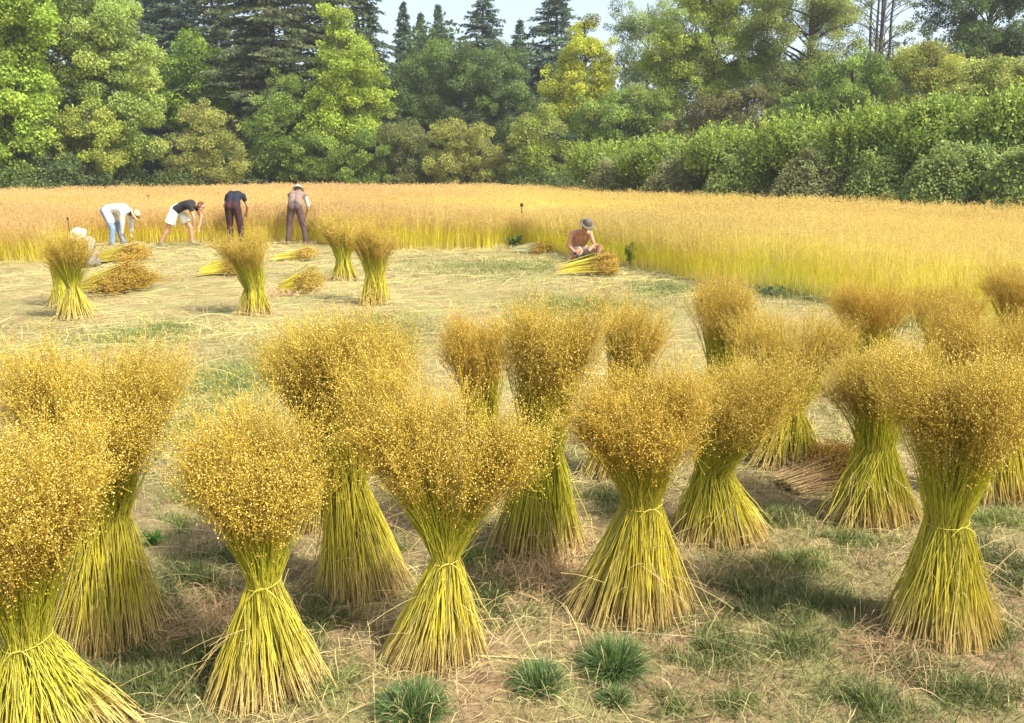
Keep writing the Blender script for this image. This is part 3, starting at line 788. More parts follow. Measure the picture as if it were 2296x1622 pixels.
stake('tall dark stake with a capped top at the inner corner of the crop', 1170, 462, 21.2, 0.022, 1.2)
stake('thin plain stake far out in the crop above the ragged sheaf', 1750, 462, 24.0, 0.016, 0)
stake('thin stake in the crop above the far left sheaf', 152, 492, 18.5, 0.010, 0.7)
stake('short dark stake tip in the crop above the picker in the white shirt', 331, 440, 34, 0.03, 1.0)
stake('faint thin stake in the far crop left of the bramble bank', 1305, 428, 38, 0.016, 0)

# ------------------------------------------------------------------ trees
def limb(acc, p0, p1, r0, r1, rng, K=6, wob=0.06, col=(0.12, 0.09, 0.07), S=6):
    p0 = np.asarray(p0, float); p1 = np.asarray(p1, float)
    t = np.linspace(0, 1, K)[:, None]
    L = np.linalg.norm(p1 - p0)
    P = p0 * (1 - t) + p1 * t + np.concatenate([[np.zeros(3)], rng.normal(0, wob * L / K, (K - 2, 3)).cumsum(0) * 0.6, [np.zeros(3)]])
    P[:, 2] += 0.06 * L * np.sin(t[:, 0] * PI)
    tubes(acc, P[None], np.linspace(r0, r1, K)[None], c3(*col), S)

TREE_NO = [0]
TG = 'trees along the far edge of the field'
def tree(name, label, trunk_px, Y, ells, cols, leaf=0.2, dens=0.2, cr=0.75, cat='tree', group=TG, trunk_r=0.16, base_py=None, mat=None, holes=0.0, up=0.35, flat=0.7, trunk_top=None, part='crown', ntr=1):
    TREE_NO[0] += 1
    rng = np.random.default_rng(500 + TREE_NO[0])
    k = mpp(Y, 5)
    bx = at(trunk_px, 420, Y)[0]
    root = thing(name, (bx, Y, 0), label, cat, group)
    cr_a = Acc(); tr = Acc()
    E = []
    for e in ells:
        c = at(e[0], e[1], Y); kk = mpp(Y, c[2])
        rx, rz = e[2] * kk, e[3] * kk
        E.append((c, rx, (rx + rz) * 0.42 if len(e) < 5 else e[4], rz, e[2] * e[3]))
    tops = max(c[2] + rz * 0.6 for c, rx, ry, rz, ar in E)
    ctr = np.mean([c for c, *_ in E], 0)
    tt = trunk_top if trunk_top else tops
    tcol = (0.13, 0.10, 0.08)
    for q in range(ntr):
        ox = rng.normal(0, 0.35) if q else 0
        limb(tr, (bx + ox, Y + rng.normal(0, 0.2) * (q > 0), -0.1), (bx * 0.4 + ctr[0] * 0.6 + ox * 2.5, Y, tt), trunk_r, trunk_r * 0.3, rng, 9, 0.05, tcol, 8)
    for (c, rx, ry, rz, ar) in E:
        n = int(ar * PI * dens * 2.7)
        ncl = max(6, int(1.3 * (rx * rz + ry * rz + rx * ry) / (cr * cr)))
        dr = nrm(rng.normal(size=(ncl, 3)))
        rad = np.where(rng.random(ncl) < 0.22, rng.uniform(1.0, 1.28, ncl), rng.uniform(0.45, 1.02, ncl) ** 0.6)
        cc = c + dr * rad[:, None] * np.array([rx, ry, rz]) * 0.88
        cc[:, 2] = np.maximum(cc[:, 2], 0.25)
        csz = cr * rng.uniform(0.55, 1.35, ncl) * np.where(rad > 1.0, 0.62, 1)
        ctint = mixcol(rng, ncl, cols, 0.20) * np.array([1.38, 1.38, 1.1])
        if holes: keep = rng.random(ncl) > holes
        else: keep = np.ones(ncl, bool)
        ids = np.flatnonzero(keep)
        i = ids[rng.choice(len(ids), n, p=(csz[ids] ** 2) / (csz[ids] ** 2).sum())]
        d = nrm(rng.normal(size=(n, 3)) + c3(0, 0, 0.15))
        rr = csz[i] * rng.uniform(0.1, 1.0, n) ** 0.45
        p = cc[i] + d * rr[:, None] * np.array([1, 1, flat])
        p[:, 2] = np.maximum(p[:, 2], 0.05)
        D = nrm(d * 0.6 + rng.normal(0, 0.7, (n, 3)) + c3(0, 0, -0.2))
        col = np.clip(ctint[i] * (1 + rng.normal(0, 0.16, (n, 1))), 0.004, 0.7)
        sz = leaf * 0.63 * rng.uniform(0.55, 1.35, n)
        leaves(cr_a, p, D, sz, sz * rng.uniform(0.5, 0.8, n), col, rng, face=d * 0.7 + c3(0, 0, 0.45) + rng.normal(0, 0.5, (n, 3)))
        for j in ids[:: max(1, len(ids) // 7)]:
            z0 = np.clip(cc[j][2] - rng.uniform(0.8, 2.5), 0.3, tt)
            f = z0 / max(tt, 0.5)
            s0 = np.array([bx * (1 - 0.6 * f) + ctr[0] * 0.6 * f, Y, z0])
            limb(tr, s0, cc[j], trunk_r * 0.4 * (1 - 0.5 * f), 0.02, rng, 5, 0.08, tcol, 4)
    cr_a.build(part, mat or M_LEAF, root)
    tr.build('trunk' if cat == 'tree' else 'branches', M_BARK, root)
    return root

def conifer(label, px, top_py, Y, wpx, cols, zlow=1.0, droop=0.35, dens=1.0, card=0.36, wh=0.34):
    TREE_NO[0] += 1
    rng = np.random.default_rng(900 + TREE_NO[0])
    t = at(px, top_py, Y); H = t[2]; x = at(px, 300, Y)[0]; k = mpp(Y, H * 0.5); W = wpx * k
    root = thing('conifer_tree', (x, Y, 0), label, 'tree', 'tall conifers behind the field trees')
    tr = Acc(); cn = Acc()
    limb(tr, (x, Y, -0.1), (x, Y, H), 0.28, 0.03, rng, 10, 0.01, (0.10, 0.08, 0.065), 8)
    z = zlow
    while z < H - 0.15:
        f = (H - z) / (H - zlow)
        Lm = W * min(1.0, (f * 1.2)) ** 0.95
        nb = rng.integers(7, 10)
        for q in range(nb):
            az = rng.uniform(0, 2 * PI); L = max(0.12, Lm * rng.uniform(0.35, 1.25))
            u = np.array([math.cos(az), math.sin(az), 0])
            tip = np.array([x, Y, z + rng.normal(0, 0.12 * L)]) + u * L + c3(0, 0, -droop * L * 0.55 + 0.15 * L)
            s0 = np.array([x, Y, z + rng.uniform(-0.3, 0.3)])
            mid = (s0 + tip) / 2 + c3(0, 0, 0.10 * L)
            pth = bez(s0[None], mid[None], tip[None], np.linspace(0, 1, 4))
            tubes(tr, pth, np.array([[0.04, 0.03, 0.02, 0.01]]), c3(0.10, 0.08, 0.065), 3)
            m = int((12 + L * 30) * dens)
            tt = rng.uniform(0.12, 1, m)[:, None] ** 0.7
            p = s0 * (1 - tt) ** 2 + 2 * mid * tt * (1 - tt) + tip * tt ** 2
            side = np.cross(u, c3(0, 0, 1)) * rng.normal(0, 1, (m, 1))
            p = p + side * 0.16 * L * (1 - tt * 0.7) + rng.normal(0, 0.05, (m, 3))
            D = nrm(u * 0.7 + side * 0.8 + c3(0, 0, -0.35) + rng.normal(0, 0.25, (m, 3)))
            tint = mixcol(rng, 1, cols, 0.12)
            sz = card * rng.uniform(0.6, 1.4, m) * (0.75 + 0.25 * f)
            leaves(cn, p, D, sz, sz * 0.36, np.clip(tint * np.array([1.35, 1.35, 1.15]) * (1 + rng.normal(0, 0.18, (m, 1))), 0.004, 0.5), rng, 0.1)
        z += wh * rng.uniform(0.7, 1.3)
    cn.build('crown', M_NEEDLE, root); tr.build('trunk', M_BARK, root)
    return root

BRIGHT = [(0.225, 0.31, 0.055), (0.165, 0.24, 0.04), (0.27, 0.345, 0.07)]
WILLOW = [(0.24, 0.31, 0.09), (0.18, 0.25, 0.07), (0.31, 0.36, 0.12)]
OLIVE = [(0.25, 0.27, 0.09), (0.18, 0.21, 0.06), (0.32, 0.31, 0.11)]
MID = [(0.162, 0.243, 0.047), (0.121, 0.189, 0.041), (0.216, 0.284, 0.068)]
DARK = [(0.09, 0.125, 0.055), (0.115, 0.15, 0.065), (0.065, 0.095, 0.042)]
LIME = [(0.27, 0.345, 0.06), (0.215, 0.305, 0.05), (0.32, 0.375, 0.07)]
GOLD = [(0.37, 0.40, 0.055), (0.30, 0.35, 0.05), (0.43, 0.43, 0.065)]
RUST = [(0.3, 0.29, 0.1), (0.24, 0.25, 0.085), (0.27, 0.3, 0.09)]
NEED = [(0.065, 0.1, 0.055), (0.085, 0.125, 0.065), (0.05, 0.08, 0.045)]
NEEDB = [(0.085, 0.13, 0.09), (0.1, 0.15, 0.095), (0.07, 0.105, 0.075)]
NEEDW = [(0.096, 0.12, 0.06), (0.072, 0.096, 0.048), (0.12, 0.132, 0.066)]

# conifers behind
conifer('dark conifer rising behind the grey green tree at the upper left', 290, -170, 74, 150, NEED)
conifer('bluish conifer with its top cut off, between the leafy left trees and the broadest conifer', 425, -170, 80, 150, NEEDB)
conifer('broadest dark conifer, dense down to the bushes, left of the lime tree', 625, -420, 65, 190, NEEDW, dens=1.3)
conifer('brownish dark conifer directly behind the lime tree', 745, -300, 69, 140, NEEDW)
conifer('conifer showing its right slope beyond the lime tree', 825, -150, 76, 110, NEED)
conifer('thin pale spire conifer, leftmost of three small spires against the sky', 912, 0, 92, 80, NEEDB, card=0.4)
conifer('thin pale spire conifer in the middle of three small spires', 950, 25, 94, 78, NEEDB, card=0.4)
conifer('thin pale spire conifer, rightmost of three small spires', 988, 8, 92, 80, NEEDB, card=0.4)
conifer('dark pointed conifer standing over the dark oak in the middle', 1085, -70, 82, 125, NEEDB)
conifer('dark wide conifer just left of the golden tree', 1245, -110, 80, 150, NEEDB)
conifer('small conifer top between the two dark conifers in the middle', 1165, 40, 86, 90, NEEDB)
conifer('dark conifer with its top cut off, second from the left at the back', 352, -280, 83, 150, NEED)
conifer('shaggy dark conifer just left of the broadest conifer', 500, -160, 77, 130, NEEDW)
# far wood closing the view
def far_wood():
    rng = np.random.default_rng(77)
    a = Acc()
    ncl = 650
    px = rng.uniform(-350, 2650, ncl); Y = rng.uniform(86, 102, ncl)
    topy = 130 + 40 * np.sin(px * 0.011) + 25 * np.sin(px * 0.031)
    f = rng.random(ncl) ** 0.8
    C = np.array([at(p, 418 + (t - 418) * ff, y) for p, t, ff, y in zip(px, topy, f, Y)])
    n = 90000
    i = rng.integers(0, ncl, n)
    d = nrm(rng.normal(size=(n, 3)))
    p = C[i] + d * rng.uniform(0.3, 1.9, (n, 1))
    p[:, 2] = np.maximum(p[:, 2], 0.1)
    tint = mixcol(rng, ncl, DARK + MID[:2], 0.15)
    sz = rng.uniform(0.35, 0.7, n)
    leaves(a, p, d + rng.normal(0, 0.7, (n, 3)), sz, sz * 0.6, tint[i] * (1 + rng.normal(0, 0.15, (n, 1))), rng)
    o = a.build('far_wood', M_LEAF)
    tag(o, 'dense dark wood closing the view behind the field trees', 'wood', kind='stuff')
far_wood()

tree('maple_tree', 'bright green maple at the very left edge with large leaves', 15, 47, [(30, 60, 95, 100), (-10, 190, 110, 110), (40, 260, 70, 80), (20, 350, 80, 70), (-60, 80, 120, 140)], BRIGHT, 0.30, 0.17, 0.8)
tree('willow_tree', 'tallest grey green tree filling the upper left beside the bright maple', 200, 51, [(190, 60, 110, 120), (260, 160, 95, 120), (150, 200, 110, 110), (310, 270, 65, 105), (200, 330, 130, 90), (110, -10, 90, 90), (250, 60, 60, 70)], WILLOW, 0.22, 0.22, 0.75)
tree('leafy_bush', 'yellowish bush glowing in front of the tall grey green tree', 205, 48.5, [(205, 275, 55, 55), (170, 310, 50, 60), (240, 330, 50, 60)], [(0.26, 0.31, 0.075), (0.30, 0.32, 0.085), (0.20, 0.26, 0.06)], 0.2, 0.22, 0.55, 'bush', 'bushes along the far edge of the field', 0.08)
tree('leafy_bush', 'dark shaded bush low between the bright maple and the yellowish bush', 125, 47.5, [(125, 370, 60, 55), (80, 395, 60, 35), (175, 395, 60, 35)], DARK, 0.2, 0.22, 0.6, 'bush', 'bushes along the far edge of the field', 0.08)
tree('maple_tree', 'rounded mid green maple in front of the bluish conifer', 435, 63, [(430, 150, 80, 70), (450, 220, 85, 70), (400, 220, 60, 80), (470, 300, 60, 80)], BRIGHT[:2] + MID[:1], 0.26, 0.2, 0.8)
tree('leafy_bush', 'olive brown rounded bush left of the broadest conifer', 455, 55.5, [(460, 300, 70, 65), (425, 350, 70, 65), (505, 350, 45, 65), (450, 395, 100, 35)], OLIVE, 0.17, 0.26, 0.55, 'bush', 'bushes along the far edge of the field', 0.08)
tree('hazel_tree', 'mid green shrubby tree in front of the foot of the broadest conifer', 600, 58.5, [(640, 220, 50, 60), (610, 300, 75, 75), (570, 350, 55, 60), (650, 350, 70, 65)], WILLOW[:2] + MID[:2], 0.2, 0.22, 0.65)
tree('lime_tree', 'lime yellow pointed tree, brightest one left of centre', 775, 59, [(750, 35, 26, 42), (768, 105, 55, 50), (785, 170, 88, 75), (790, 240, 92, 70), (740, 220, 60, 70), (760, 290, 100, 55)], LIME, 0.24, 0.22, 0.7)
tree('leafy_bush', 'deep green bush under the lime yellow tree', 760, 57.5, [(740, 350, 90, 60), (830, 350, 60, 65), (690, 385, 70, 40), (790, 390, 90, 35)], MID + DARK[:1], 0.19, 0.24, 0.6, 'bush', 'bushes along the far edge of the field', 0.08)
tree('oak_tree', 'large dark oak in the middle, left of the golden tree', 1040, 67, [(1000, 160, 100, 80), (930, 220, 75, 90), (1090, 170, 100, 85), (1050, 250, 120, 80), (1150, 250, 70, 100), (960, 300, 80, 70)], DARK + MID[:1], 0.22, 0.24, 0.8)
tree('leafy_bush', 'grey green bush between the lime tree and the rust tinged bush', 900, 58, [(900, 320, 60, 60), (920, 375, 75, 48), (850, 385, 50, 35)], [(0.15, 0.17, 0.07), (0.11, 0.14, 0.05), (0.18, 0.19, 0.08)], 0.18, 0.24, 0.55, 'bush', 'bushes along the far edge of the field', 0.08)
tree('leafy_bush', 'rust tinged rounded bush below the dark oak', 1045, 56.5, [(1030, 310, 60, 45), (1075, 335, 60, 55), (1010, 365, 65, 50), (1100, 385, 60, 38)], RUST, 0.17, 0.26, 0.55, 'bush', 'bushes along the far edge of the field', 0.08)
tree('golden_tree', 'golden yellow pointed tree, brightest one right of centre', 1310, 60, [(1315, 80, 36, 42), (1310, 135, 72, 55), (1305, 190, 95, 60), (1285, 230, 80, 50)], GOLD, 0.22, 0.24, 0.65)
tree('leafy_bush', 'yellow green bush at the foot of the golden tree', 1215, 55.5, [(1215, 300, 60, 65), (1180, 350, 50, 60), (1240, 360, 60, 55), (1200, 395, 70, 30)], OLIVE[:2] + LIME[:1], 0.19, 0.24, 0.6, 'bush', 'bushes along the far edge of the field', 0.08)
tree('hazel_tree', 'olive green tree right below the golden tree', 1370, 56, [(1370, 260, 90, 60), (1440, 250, 80, 55), (1330, 320, 80, 60), (1430, 320, 90, 60), (1500, 270, 50, 60)], MID + OLIVE[:1], 0.2, 0.22, 0.65)
tree('birch_tree', 'pale hazy tree between the golden tree and the tall olive green tree', 1440, 72, [(1440, 110, 75, 85), (1410, 40, 50, 45), (1450, 190, 70, 60), (1490, 40, 50, 50)], [(0.19, 0.25, 0.11), (0.23, 0.28, 0.12)], 0.22, 0.2, 0.7, holes=0.12)
tree('maple_tree', 'tall olive green tree with a broad crown right of the golden tree', 1580, 57, [(1540, 50, 85, 90), (1500, 120, 75, 70), (1600, 120, 110, 80), (1660, 190, 90, 70), (1540, 200, 90, 70), (1600, -40, 110, 80), (1685, 50, 75, 100)], [(0.27, 0.33, 0.075), (0.21, 0.27, 0.06), (0.33, 0.36, 0.08)], 0.21, 0.22, 0.7)
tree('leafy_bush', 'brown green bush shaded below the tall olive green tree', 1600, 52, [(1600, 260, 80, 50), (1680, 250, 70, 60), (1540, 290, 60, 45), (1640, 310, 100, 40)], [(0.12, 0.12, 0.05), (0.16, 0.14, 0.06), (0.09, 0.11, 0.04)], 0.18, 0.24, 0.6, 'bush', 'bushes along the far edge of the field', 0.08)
tree('poplar_tree', 'tall tree with a visible straight grey trunk right of the tall olive green tree', 1795, 55, [(1790, -20, 110, 80), (1730, 70, 60, 90), (1860, 90, 75, 90), (1840, 190, 80, 70), (1750, 180, 60, 60), (1800, 250, 80, 60), (1875, 10, 55, 70)], [(0.22, 0.27, 0.09), (0.17, 0.21, 0.065), (0.28, 0.30, 0.10)], 0.18, 0.2, 0.6, holes=0.12, trunk_r=0.32, trunk_top=15)
tree('ash_tree', 'sparse tree of several thin bare trunks against the sky at the upper right', 1955, 64, [(1955, -40, 130, 55), (1905, 50, 45, 65), (2025, 45, 35, 55), (1960, 120, 60, 40)], [(0.18, 0.22, 0.08), (0.14, 0.17, 0.065)], 0.2, 0.09, 0.55, holes=0.45, trunk_r=0.15, trunk_top=19, ntr=5)
tree('oak_tree', 'dark branching tree at the upper right corner', 2170, 54, [(2150, 20, 110, 85), (2260, 40, 100, 100), (2190, 110, 110, 60), (2310, 150, 100, 90), (2240, -40, 130, 70)], DARK + MID[:1], 0.2, 0.2, 0.65, holes=0.15, trunk_r=0.25)
tree('hazel_tree', 'mid green tree below the sparse bare trunks', 1920, 49, [(1910, 180, 85, 60), (1860, 230, 80, 60), (1960, 220, 80, 60), (1800, 270, 70, 55)], MID + WILLOW[:1], 0.2, 0.22, 0.65)
tree('maple_tree', 'small tree turning orange below the dark branching tree', 2080, 46, [(2060, 150, 60, 50), (2110, 170, 60, 55), (2040, 210, 70, 50), (2140, 220, 60, 50)], [(0.29, 0.32, 0.08), (0.34, 0.29, 0.08), (0.24, 0.29, 0.07)], 0.18, 0.22, 0.6)
tree('hazel_tree', 'olive brown tree at the right edge above the laurel bank', 2240, 40, [(2220, 190, 70, 60), (2290, 200, 80, 80), (2180, 240, 60, 50)], OLIVE + MID[:1], 0.16, 0.22, 0.6)
tree('leafy_bush', 'brownish thin bush behind the left end of the laurel bank', 1740, 50, [(1740, 280, 60, 50), (1690, 300, 50, 50), (1800, 290, 50, 45)], [(0.22, 0.19, 0.08), (0.17, 0.15, 0.07), (0.14, 0.16, 0.05)], 0.16, 0.2, 0.55, 'bush', 'bushes along the far edge of the field', 0.08, holes=0.15)

# low growth along the foot of the wood
def brush():
    rng = np.random.default_rng(78)
    a = Acc()
    pts = FAR[::-1]
    seg = np.linalg.norm(np.diff(pts, axis=0), axis=1)
    n = 60000
    s = rng.choice(len(seg), n, p=seg / seg.sum()); t = rng.random((n, 1))
    base = pts[s] * (1 - t) + pts[s + 1] * t
    nv = np.diff(pts, axis=0)[s]; nv = nv / np.linalg.norm(nv, axis=1, keepdims=True)
    out = np.stack([-nv[:, 1], nv[:, 0]], 1)
    off = rng.uniform(0.5, 3.5, (n, 1))
    q = base + out * off
    hmax = 0.95 + 0.5 * np.sin(q[:, 0] * 1.1) * np.cos(q[:, 1] * 0.8) + 0.35 * off[:, 0]
    z = hmax * rng.random(n) ** 0.6
    P = np.stack([q[:, 0], q[:, 1], z], 1)
    k = np.abs(P[:, 0]) < 0.7 * P[:, 1] + 3
    P = P[k]; n = len(P)
    sz = rng.uniform(0.10, 0.22, n)
    leaves(a, P, rng.normal(0, 1, (n, 3)) + c3(0, 0, 0.3), sz, sz * 0.55, mixcol(rng, n, DARK + MID + [(0.2, 0.2, 0.06)], 0.2), rng)
    o = a.build('brushwood', M_LEAF)
    tag(o, 'tangled low growth along the foot of the wood behind the crop', 'undergrowth', kind='stuff')
brush()

# laurel bank and brambles at the right
def laurel(label, px, py, rpx, rpy, Y, seed):
    rng = np.random.default_rng(seed)
    c = at(px, py, Y); k = mpp(Y, c[2]); rx, rz = rpx * k, rpy * k; ry = 0.8 * rx
    root = thing('laurel_shrub', (c[0], Y, 0), label, 'shrub', 'laurel shrubs in the bank at the right')
    L = Acc(); S = Acc()
    top = c[2] + rz
    n = int(rpx * rpy * 3.2) + 8000
    # shoots over the crown of the shrub
    ns = int(130 + 1.6 * rpx)
    d = nrm(rng.normal(size=(ns, 3)) * np.array([1, 1, 0.7]) + c3(0, -0.15, 0.35))
    s0 = c + d * np.array([rx, ry, rz]) * rng.uniform(0.55, 0.9, (ns, 1))
    s0[:, 2] = np.maximum(s0[:, 2], 0.3)
    ln = rng.uniform(0.3, 0.75, ns) * (0.8 + 0.5 * np.clip(d[:, 2], 0, 1))
    s1 = s0 + np.stack([rng.normal(0, 0.12, ns), rng.normal(0, 0.12, ns), np.ones(ns)], 1) * ln[:, None] + d * np.array([0.25, 0.25, 0])
    tubes(S, np.stack([s0 * 0.6 + 0.4 * np.array([c[0], Y, 0]), s0, s1], 1), np.array([[0.02, 0.012, 0.006]]), c3(0.14, 0.15, 0.06), 3)
    m = 18
    i = np.repeat(np.arange(ns), m); t = rng.uniform(0, 1.0, len(i))[:, None]
    p = s0[i] * (1 - t) + s1[i] * t
    D = nrm(np.stack([rng.normal(0, 0.6, len(i)), rng.normal(0, 0.6, len(i)), rng.uniform(0.25, 1.1, len(i))], 1))
    shoot_t = mixcol(rng, ns, [(0.28, 0.39, 0.075), (0.36, 0.46, 0.10), (0.20, 0.30, 0.07)], 0.15)
    sz = rng.uniform(0.11, 0.2, len(i))
    leaves(L, p, D, sz, sz * 0.42, np.clip(np.array([1.25, 1.2, 0.85]) * shoot_t[i] * (1 + rng.normal(0, 0.15, (len(i), 1))), 0, 0.6), rng)
    # inner leaves
    d = nrm(rng.normal(size=(n, 3)))
    ncl = int(60 + 0.5 * rpx); dc = nrm(rng.normal(size=(ncl, 3))); q = rng.integers(0, ncl, n)
    cl_ = c + dc * np.array([rx, ry, rz]) * rng.uniform(0.45, 0.95, (ncl, 1))
    p = cl_[q] + d * rng.uniform(0.1, 0.75, (n, 1)) * np.array([1, 1, 0.8])
    p[:, 2] = np.clip(p[:, 2], 0.08, None)
    sz = rng.uniform(0.10, 0.18, n)
    leaves(L, p, rng.normal(0, 0.7, (n, 3)) + c3(0, 0, 0.2), sz, sz * 0.42, face=nrm(p - c) * 0.7 + c3(0, 0, 0.6) + rng.normal(0, 0.45, (n, 3)), Cc=mixcol(rng, n, [(0.27, 0.36, 0.065), (0.34, 0.43, 0.08), (0.19, 0.27, 0.05)], 0.15), rng=rng)
    L.build('foliage', M_GLOSSY, root); S.build('branches', M_BARK, root)
for i, (a, px, py, rx, ry, Y) in enumerate([
        ('farthest low laurel at the left end of the bank, by the golden tree', 1345, 372, 75, 38, 45),
        ('laurel clump second from the left end of the bank', 1480, 366, 90, 45, 41.5),
        ('laurel clump with pointed shoots below the brown green bush', 1630, 352, 100, 56, 38),
        ('laurel clump below the thin brownish bush in the middle of the bank', 1790, 340, 110, 66, 35.5),
        ('tall laurel clump below the mid green tree', 1950, 330, 115, 76, 33),
        ('tall upright laurel clump below the tree turning orange', 2110, 322, 110, 88, 30.5),
        ('tallest laurel clump at the right edge above the big bramble', 2270, 315, 105, 98, 28.5)]):
    laurel(a, px, py, rx, ry, Y, 700 + i)

def bramble(label, px, py, rpx, rpy, Y, seed, pale=0.0):
    rng = np.random.default_rng(seed)
    c = at(px, py, Y); k = mpp(Y, c[2]); rx = rpx * k * 1.2; top = at(px, py - rpy, Y)[2]; ry = rx * 0.65
    root = thing('bramble_mound', (c[0], Y, 0), label, 'bramble', 'bramble mounds along the crop edge at the right')
    L = Acc(); S = Acc()
    nc = 130
    az = rng.uniform(0, 2 * PI, nc); r1 = rng.uniform(0.35, 1.08, nc)
    P0 = np.stack([c[0] + 0.25 * rx * np.cos(az), Y + 0.25 * ry * np.sin(az), np.full(nc, 0.1)], 1)
    P2 = np.stack([c[0] + rx * r1 * np.cos(az), Y + ry * r1 * np.sin(az), top * np.clip(1 - r1 ** 2 * 0.85, 0.05, 1) * rng.uniform(0.75, 1.05, nc)], 1)
    P1 = (P0 + P2) / 2; P1[:, 2] = np.maximum(P0[:, 2], P2[:, 2]) + top * rng.uniform(0.25, 0.5, nc)
    tubes(S, bez(P0, P1, P2, np.linspace(0, 1, 6)), 0.01, c3(0.16, 0.13, 0.06), 3)
    m = 150
    i = np.repeat(np.arange(nc), m); t = rng.uniform(0.25, 1, len(i))[:, None]
    p = P0[i] * (1 - t) ** 2 + 2 * P1[i] * t * (1 - t) + P2[i] * t ** 2 + rng.normal(0, 0.10, (len(i), 3))
    p[:, 2] = np.maximum(p[:, 2], 0.05)
    cols = [(0.29, 0.37, 0.10), (0.41, 0.47, 0.15), (0.20, 0.28, 0.07)]
    if pale: cols = [(0.32, 0.37, 0.15), (0.24, 0.29, 0.10), (0.38, 0.34, 0.16)]
    ct = mixcol(rng, nc, cols, 0.14)
    sz = rng.uniform(0.07, 0.15, len(i))
    leaves(L, p, rng.normal(0, 0.8, (len(i), 3)), sz, sz * 0.6, face=nrm(p - np.array([c[0], Y, 0])) * 0.7 + c3(0, 0, 0.6) + rng.normal(0, 0.45, (len(i), 3)), Cc= np.clip(ct[i] * (1 + rng.normal(0, 0.18, (len(i), 1))), 0, 0.6), rng=rng)
    n = int(6000 + 0.6 * rpx * rpy)
    d = nrm(rng.normal(size=(n, 3))); d[:, 2] = np.abs(d[:, 2])
    p = np.array([c[0], Y, 0]) + d * np.array([rx, ry, top]) * rng.uniform(0.3, 0.93, (n, 1)) ** 0.5
    bump = 1 + 0.09 * np.sin(p[:, 0] * 3.1) * np.sin(p[:, 2] * 3.7 + p[:, 1] * 2)
    p[:, 2] = np.maximum(p[:, 2] * bump, 0.04)
    sz = rng.uniform(0.07, 0.14, n)
    leaves(L, p, rng.normal(0, 0.8, (n, 3)), sz, sz * 0.6, mixcol(rng, n, cols, 0.18), rng, face=d * 0.7 + c3(0, 0, 0.6) + rng.normal(0, 0.45, (n, 3)))
    L.build('foliage', M_LEAF, root); S.build('canes', M_BARK, root)
for i, (a, px, py, rx, ry, Y, pl) in enumerate([
        ('farthest small bramble at the left end of the bank', 1390, 390, 80, 38, 43, .5),
        ('pale bramble mound second from the left end of the bank', 1530, 395, 85, 45, 39.5, 1),
        ('low bramble mound below the laurel with pointed shoots', 1675, 400, 95, 55, 36, 0),
        ('bramble mound in the middle of the bank with browned leaves', 1830, 405, 95, 70, 33, 1),
        ('bramble mound just left of the biggest one', 1975, 415, 85, 70, 30.3, 0),
        ('biggest dark domed bramble near the right end of the bank', 2150, 420, 125, 100, 27.5, 0),
        ('bramble mound cut off by the right edge of the picture', 2300, 425, 90, 95, 25.6, 0)]):
    bramble(a, px, py, rx, ry, Y, 730 + i, pl)

# ------------------------------------------------------------------ people
def capsule(acc, p0, r0, p1, r1, flat=False, S=14, squash=None):
    "closed tapered tube with round (or flat) ends"
    p0 = np.asarray(p0, float); p1 = np.asarray(p1, float)
    d = p1 - p0; L = np.linalg.norm(d); d = d / max(L, 1e-6)
    ref = np.array([0, 0, 1.0]) if abs(d[2]) < 0.9 else np.array([0, 1.0, 0])
    a = np.cross(d, ref); a /= np.linalg.norm(a); b = np.cross(d, a)
    rings = []
    if flat:
        rings = [(p0, r0 * 0.02), (p0, r0), (p1, r1), (p1, r1 * 0.02)]
    else:
        for th in (88, 60, 30, 0): rings.append((p0 - d * r0 * math.sin(R(th)), max(r0 * math.cos(R(th)), 0.0006)))
        for th in (0, 30, 60, 88): rings.append((p1 + d * r1 * math.sin(R(th)), max(r1 * math.cos(R(th)), 0.0006)))
    an = np.arange(S) * 2 * PI / S
    V = np.concatenate([c + r * (np.outer(np.cos(an), a) + np.outer(np.sin(an), b)) for c, r in rings])
    K = len(rings)
    idx = np.arange(K * S).reshape(K, S)
    F = np.stack([idx[:-1], np.roll(idx[:-1], -1, 1), np.roll(idx[1:], -1, 1), idx[1:]], -1).reshape(-1, 4)
    n0 = acc.n
    acc.add(V, F, (0, 0, 0))
    acc.f.append(idx[0, ::-1][None] + n0); acc.f.append(idx[-1][None] + n0)

def ellipsoid(acc, c, r, M=None, S=16, K=10):
    th = np.linspace(-PI / 2 + 0.02, PI / 2 - 0.02, K); an = np.arange(S) * 2 * PI / S
    V = np.stack([np.outer(np.cos(th), np.cos(an)), np.outer(np.cos(th), np.sin(an)), np.outer(np.sin(th), np.ones(S))], -1).reshape(-1, 3) * np.asarray(r)
    if M is not None: V = V @ M.T
    V = V + np.asarray(c)
    idx = np.arange(K * S).reshape(K, S)
    F = np.stack([idx[:-1], np.roll(idx[:-1], -1, 1), np.roll(idx[1:], -1, 1), idx[1:]], -1).reshape(-1, 4)
    n0 = acc.n
    acc.add(V, F, (0, 0, 0))
    acc.f.append(idx[0, ::-1][None] + n0); acc.f.append(idx[-1][None] + n0)

def merged(acc, name, mat, parent, voxel=0.011, smooth=3):
    "union of the rough volumes as one continuous skin"
    o = acc.build(name, mat)
    md = o.modifiers.new('r', 'REMESH'); md.mode = 'VOXEL'; md.voxel_size = voxel; md.use_smooth_shade = True
    if smooth:
        sm = o.modifiers.new('s', 'SMOOTH'); sm.factor = 0.5; sm.iterations = smooth
    dg = bpy.context.evaluated_depsgraph_get()
    me = bpy.data.meshes.new_from_object(o.evaluated_get(dg))
    old = o.data
    o.modifiers.clear(); o.data = me; me.name = name
    bpy.data.meshes.remove(old)
    if not me.materials: me.materials.append(mat)
    o.parent = parent
    return o

def lerp(a, b, t): return np.asarray(a, float) * (1 - t) + np.asarray(b, float) * t

